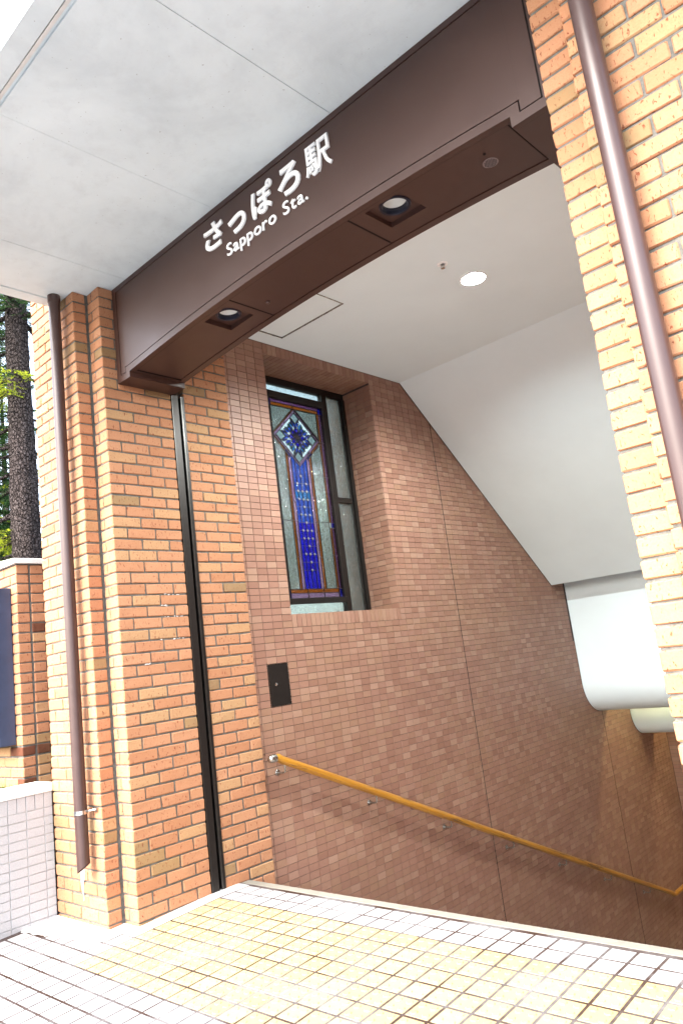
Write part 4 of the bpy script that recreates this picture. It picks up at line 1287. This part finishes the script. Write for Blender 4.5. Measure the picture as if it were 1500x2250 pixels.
# blue column
DOTS = [(1.955, 2.833), (1.907, 2.766), (2.007, 2.768), (1.906, 2.70), (1.956, 2.70), (2.006, 2.70), (1.907, 2.629), (1.956, 2.629), (2.006, 2.63), (1.958, 2.565), (1.911, 2.497), (1.960, 2.497), (2.009, 2.497), (1.961, 2.43), (1.913, 2.362), (1.962, 2.362), (2.011, 2.362), (1.913, 2.295), (1.962, 2.295), (2.011, 2.295), (1.963, 2.231), (1.914, 2.163), (1.963, 2.163), (2.012, 2.163), (1.964, 2.095), (1.964, 2.029)]
cy = [CY0, 1.9105, 1.959, 2.0085, CY1]
rows = [1.874, 2.029, 2.095, 2.163, 2.231, 2.295, 2.362, 2.43, 2.497, 2.565, 2.63, 2.70, 2.768]
for q in range(4):
    for i in range(len(rows) - 1):
        zc2 = (rows[i] + rows[i + 1]) / 2
        mt = 'g_deep' if zc2 < 2.45 else ('g_blue' if zc2 < 2.63 else ('g_sky' if zc2 < 2.70 else 'g_mid'))
        glass(rect(cy[q], cy[q + 1], rows[i], rows[i + 1]), mt, leadw=0.003)
    glass([(cy[q], 2.768), (cy[q + 1], 2.768), (cy[q + 1], dlow(cy[q + 1]) - 0.004), (cy[q], dlow(cy[q]) - 0.004)], 'g_mid', leadw=0.003)
for (y, z) in DOTS:
    m = MB(); m.ring((GXP + 0.003, y, z), (1, 0, 0), [(0.0125, 0), (0.0125, 0.003), (0.0095, 0.004)], 14); rim = m.build('roundel_rim', M['lead'], sg)
    m = MB(); m.ring((GXP + 0.004, y, z), (1, 0, 0), [(0.0105, 0), (0.0085, 0.004), (0.0005, 0.0065)], 14); m.build('roundel', M['roundel'], rim, smooth=True)
lead.build('lead_came', M['lead'], sg)

# brick pier outside, dimly seen through the rippled glass
op = thing('outer_brick_pier', 'blurred brick pier seen through the rippled window glass', 'pillar', (-0.75, 2.95, 0.0))
MB().box(-0.795, -0.665, 2.907, 3.193, -0.4, 4.2).build('mortar_core', M['mortar'], op)
ob = []
for k in range(-4, 60):
    z0 = k * C_ + BJ / 2; z1 = z0 + C_ - BJ
    e = [-0.80, -0.74, -0.66] if k % 2 else [-0.80, -0.70, -0.66]
    for i in range(2): ob.append((e[i] + BJ / 2, e[i + 1] - BJ / 2, 2.90, 2.97, z0, z1, '-y'))
    ob.append((-0.72, -0.658, 2.975, 3.08, z0, z1, '+x')); ob.append((-0.72, -0.658, 3.09, 3.2, z0, z1, '+x'))
add_pieces(op, 'brick', ob, M['brick'], chip=0.0018, bev=0.004, nvar=3, limit=0, value=brick_val)

# ================================================================== LEFT SIDE: LOW WALL, GATE PILLAR, PLANTS
lw = thing('low_tiled_wall', 'low pale granite tiled wall with cap left of the entrance', 'low wall', (-0.82, -1.0, -0.1))
LWX = -0.74
MB().box(-0.93, LWX - 0.007, -2.6, -0.106, -0.25, 0.705).build('wall_backing', M['cement'], lw)
MB().box(-0.945, LWX + 0.008, -2.62, -0.1045, 0.7075, 0.760).build('cap', M['cap'], lw, bevel=0.004)
lt = []
for k in range(46):
    y1 = -0.107 - k * 0.0553
    lt.append((LWX - 0.009, LWX, y1 - 0.0553 + 0.0035, y1, 0.617 + 0.002, 0.706, '+x'))
for k in range(23):
    y1 = -0.107 - k * 0.1106 + 0.055
    y0 = y1 - 0.1106 + 0.0035
    y1 = min(y1, -0.107)
    for rr in range(16):
        z0 = 0.617 - (rr + 1) * 0.052
        lt.append((LWX - 0.009, LWX, y0, y1, z0 + 0.0035, z0 + 0.052, '+x'))
add_pieces(lw, 'wall_tile', lt, M['low_tile'], chip=0.0006, bev=0.0015, nvar=2)

bed = MB(); bed.box(-7.0, -0.94, -3.5, 4.0, -0.5, 0.685)
bedo = bed.build('planting_bed', M['soil']); tag(bedo, 'raised planting bed behind the low wall', None, None, 'structure')

GP = (-1.25, -0.055)
gp = thing('gate_pillar', 'short weathered brick gate pillar with pale cap beyond drainpipe', 'pillar', (GP[0] - 0.3, GP[1] + 0.25, 0.68))
MB().box(GP[0] - 0.693, GP[0] - 0.007, GP[1] + 0.007, GP[1] + 0.503, 0.5, 2.235).build('mortar_core', M['mortar'], gp)
MB().prism([(GP[0] - 0.72, 2.237), (GP[0] + 0.02, 2.237), (GP[0] + 0.02, 2.275), (GP[0] - 0.35, 2.30), (GP[0] - 0.72, 2.275)], 'y', GP[1] - 0.02, GP[1] + 0.52).build('cap', M['cap'], gp, bevel=0.004)
gb_ = []
for k in range(22):
    z0 = 0.692 + k * C_ + BJ / 2; z1 = z0 + C_ - BJ
    x = GP[0]; first = True
    for w_ in ([0.2, 0.2, 0.2, 0.1] if k % 2 else [0.1, 0.2, 0.2, 0.2]):
        gb_.append((x - w_ + BJ / 2, x - (0 if first else BJ / 2), GP[1], GP[1] + 0.09, z0, z1, '-y')); x -= w_; first = False
    y = GP[1] + 0.1
    for w_ in ([0.2, 0.2] if k % 2 == 0 else [0.1, 0.2, 0.1]):
        gb_.append((GP[0] - 0.09, GP[0], y + BJ / 2 - 0.0005, y + w_ - BJ / 2, z0, z1, '+x')); y += w_
add_pieces(gp, 'brick', gb_, M['old_brick'], chip=0.002, bev=0.0045, nvar=4, value=lambda: (random.uniform(0.0, 0.3) if random.random() < 0.8 else random.uniform(0.72, 1.0)))

nb = thing('notice_board', 'navy blue metal board mounted on the gate pillar front', 'board', (GP[0] - 0.36, GP[1] - 0.06, 0.98))
MB().box(GP[0] - 0.62, GP[0] - 0.090, GP[1] - 0.115, GP[1] - 0.003, 0.985, 2.075).build('case', M['navy'], nb, bevel=0.004)
MB().box(GP[0] - 0.59, GP[0] - 0.12, GP[1] - 0.118, GP[1] - 0.1155, 1.015, 2.045).build('face_plate', M['navy'], nb)

# ---- trees
def spruce(base, h, rad, label, boughs, mat, detail=1.0, seed=1, joined=False):
    """boughs: (z, azimuth in degrees, length, droop, needles 0..1, share of young shoots)"""
    rng = random.Random(seed)
    th = thing('spruce_tree', label, 'tree', base, 'spruce trees beyond the pillar')
    bx, by, bz = base
    m = MB(); pts = []; rr_ = []
    NZ = 130
    for k in range(NZ):
        t = k / (NZ - 1)
        pts.append((bx + 0.02 * math.sin(t * 5 + seed), by + 0.02 * math.cos(t * 4), bz + h * t)); rr_.append(max(0.012, rad * (1 - t) ** 0.8) * (1 + 0.25 * max(0, 0.06 - t) / 0.06))
    m.tube(pts, rr_, 40)
    for i, v in enumerate(m.v):        # bark plates
        p = Vector(v); d = p - Vector((bx, by, p.z)); d.z = 0
        nn = noise.noise(Vector((p.x * 26, p.y * 26, p.z * 11 + seed))) + 0.6 * noise.noise(Vector((p.x * 60, p.y * 60, p.z * 26)))
        m.v[i] = tuple(p + d * 0.13 * nn)
    m.build('trunk', M['bark'], th, smooth=True)
    cr = MB(); yg = MB(); allb = MB()
    def sprig(o, d, ln, col):
        d = d.normalized(); s1 = d.orthogonal().normalized(); s2 = d.cross(s1)
        nn = int(ln / 0.008 * detail) + 1
        for k in range(nn):
            p = o + d * (ln * (k + rng.random()) / nn); a = rng.uniform(0, 2 * math.pi)
            side = s1 * math.cos(a) + s2 * math.sin(a)
            nl = rng.uniform(0.016, 0.028) / math.sqrt(detail)
            tip = p + (side * 0.8 + d * 0.75).normalized() * nl
            wv = d.cross(side).normalized() * 0.0024 / detail
            col.face([p + wv, tip, p - wv])
    for (z, az, ll, droop, dens, young) in boughs:
        a = math.radians(az); d = Vector((math.cos(a), math.sin(a), 0)); br = allb if joined else MB(); pr = []
        wob = Vector((rng.uniform(-1, 1), rng.uniform(-1, 1), 0)) * 0.06
        for k in range(9):
            s_ = k / 8
            pr.append(Vector((bx, by, z)) + d * (ll * s_) + wob * math.sin(s_ * 5) * ll + Vector((0, 0, -droop * ll * s_ * (1 - 0.45 * s_))))
        br.tube(pr, [0.024 * (1 - 0.85 * k / 8) * (0.45 + 0.4 * ll) for k in range(9)], 7, caps=False)
        nside = int(ll / 0.055)
        for k in range(1, nside + 1):
            s_ = k / nside; i0 = min(7, int(s_ * 8)); p = pr[i0].lerp(pr[i0 + 1], s_ * 8 - i0)
            for sg_ in (1, -1):
                if rng.random() > max(dens, 0.35): continue
                sd_ = (d * 0.75 + Vector((-d.y, d.x, 0)) * sg_ * 0.9 + Vector((0, 0, rng.uniform(-0.6, -0.05)))).normalized()
                ln = (0.32 * (1 - s_) + 0.12) * rng.uniform(0.7, 1.15)
                br.tube([p, p + sd_ * ln], [0.0035, 0.0012], 4, caps=False)
                if rng.random() > dens: continue
                col = yg if rng.random() < young else cr
                sprig(p, sd_, ln, col)
                for b2 in (0.2, 0.4, 0.6, 0.8):
                    sprig(p + sd_ * ln * b2, sd_ * 0.7 + Vector((-sd_.y, sd_.x, 0)) * rng.choice((1, -1)) * 0.8 + Vector((0, 0, rng.uniform(-0.5, 0.1))), ln * 0.5, col)
        if not joined: br.build('branch', M['bark'], th)
    if joined: tag(allb.build('branches', M['bark'], th), None, None, None, 'stuff')
    if cr.f: cr.build('crown', mat, th)
    if yg.f: yg.build('young_shoots', M['young'], th)
    return th
def whorls(z0, z1, n, reach, seed, q=6):
    rng = random.Random(seed); out = []
    for w_ in range(n):
        t = w_ / n; a0 = rng.uniform(0, 360)
        for k in range(q):
            out.append((z0 + (z1 - z0) * t + rng.uniform(-0.1, 0.1), a0 + 360 / q * k + rng.uniform(-14, 14), (reach * (1 - t) + 0.2) * rng.uniform(0.75, 1.1), rng.uniform(0.25, 0.5), 1.0, 0.05))
    return out
TB = (-3.62, 1.10, 0.65)
near = [(4.62, 222, 1.0, 0.30, 1.0, 0.95), (4.60, 285, 0.55, 0.30, 1.0, 0.9), (4.75, 330, 0.45, 0.35, 1.0, 0.8), (5.1, 200, 1.1, 0.2, 1.0, 0.3), (5.25, 235, 0.9, 0.25, 1.0, 0.4),
        (4.05, 214, 1.2, 0.18, 0.45, 0.0), (3.72, 228, 1.0, 0.55, 0.0, 0.0), (3.30, 222, 1.1, 0.50, 0.12, 0.0), (3.22, 236, 1.0, 0.42, 0.0, 0.0), (2.98, 212, 1.0, 0.30, 1.0, 0.85), (3.05, 232, 0.8, 0.35, 1.0, 0.9),
        (4.95, 190, 1.2, 0.3, 1.0, 0.0), (4.75, 245, 1.0, 0.35, 1.0, 0.1), (4.25, 205, 1.3, 0.3, 1.0, 0.0), (4.0, 240, 1.1, 0.35, 0.8, 0.0), (3.55, 200, 1.2, 0.3, 0.9, 0.0), (2.8, 225, 1.1, 0.25, 1.0, 0.2), (2.7, 205, 1.3, 0.2, 1.0, 0.1), (4.9, 120, 0.9, 0.3, 0.8, 0.1), (4.3, 60, 0.8, 0.3, 0.6, 0.1), (3.9, 250, 0.7, 0.4, 0.25, 0.0)]
spruce(TB, 11.5, 0.175, 'spruce with grey scaly trunk just beyond the left pillar', near + whorls(5.6, 11.8, 9, 1.7, 3), M['needles'], 0.8, 3)
def on_ray(px, py, depth):
    rx, ry = (px - 750) / CAM_F, (py - 1125) / CAM_F
    R0_, R1_, R2_ = [Vector(v) for v in CAM_R]
    return CAM_C + (R0_ * rx + R1_ * ry + R2_) * depth
for i, (px, dep, h, s, lb) in enumerate(((-75, 11.5, 10.5, 11, 'dark spruce behind and left of the scaly trunk'), (10, 17.0, 9.0, 5, 'farthest dark spruce behind the scaly trunk, lower than its neighbour'), (-20, 13.0, 6.0, 21, 'short dense dark spruce low behind the gate pillar cap'))):
    p = on_ray(px, 1000, dep)
    spruce((p.x, p.y, 0.3), h, 0.14, lb, whorls(0.9 if i == 0 else 0.6, h * (1.0, 0.62, 0.72)[i], 34, (1.9, 2.5, 2.2)[i], s, 8), M['needles'], 0.34, s, True)

# grass tufts in the bed
gs = MB()
for k in range(2600):
    x = random.uniform(-1.9, -0.96); y = random.uniform(-1.4, -0.02)
    h = random.uniform(0.02, 0.07); a = random.uniform(0, 6.28); l = random.uniform(0.0, 0.035)
    w_ = 0.0022
    gs.face([(x - w_ * math.sin(a), y + w_ * math.cos(a), 0.685), (x + w_ * math.sin(a), y - w_ * math.cos(a), 0.685), (x + l * math.cos(a), y + l * math.sin(a), 0.685 + h)])
go = gs.build('grass', M['grass']); tag(go, 'short green grass along the low wall cap', 'grass', None, 'stuff')
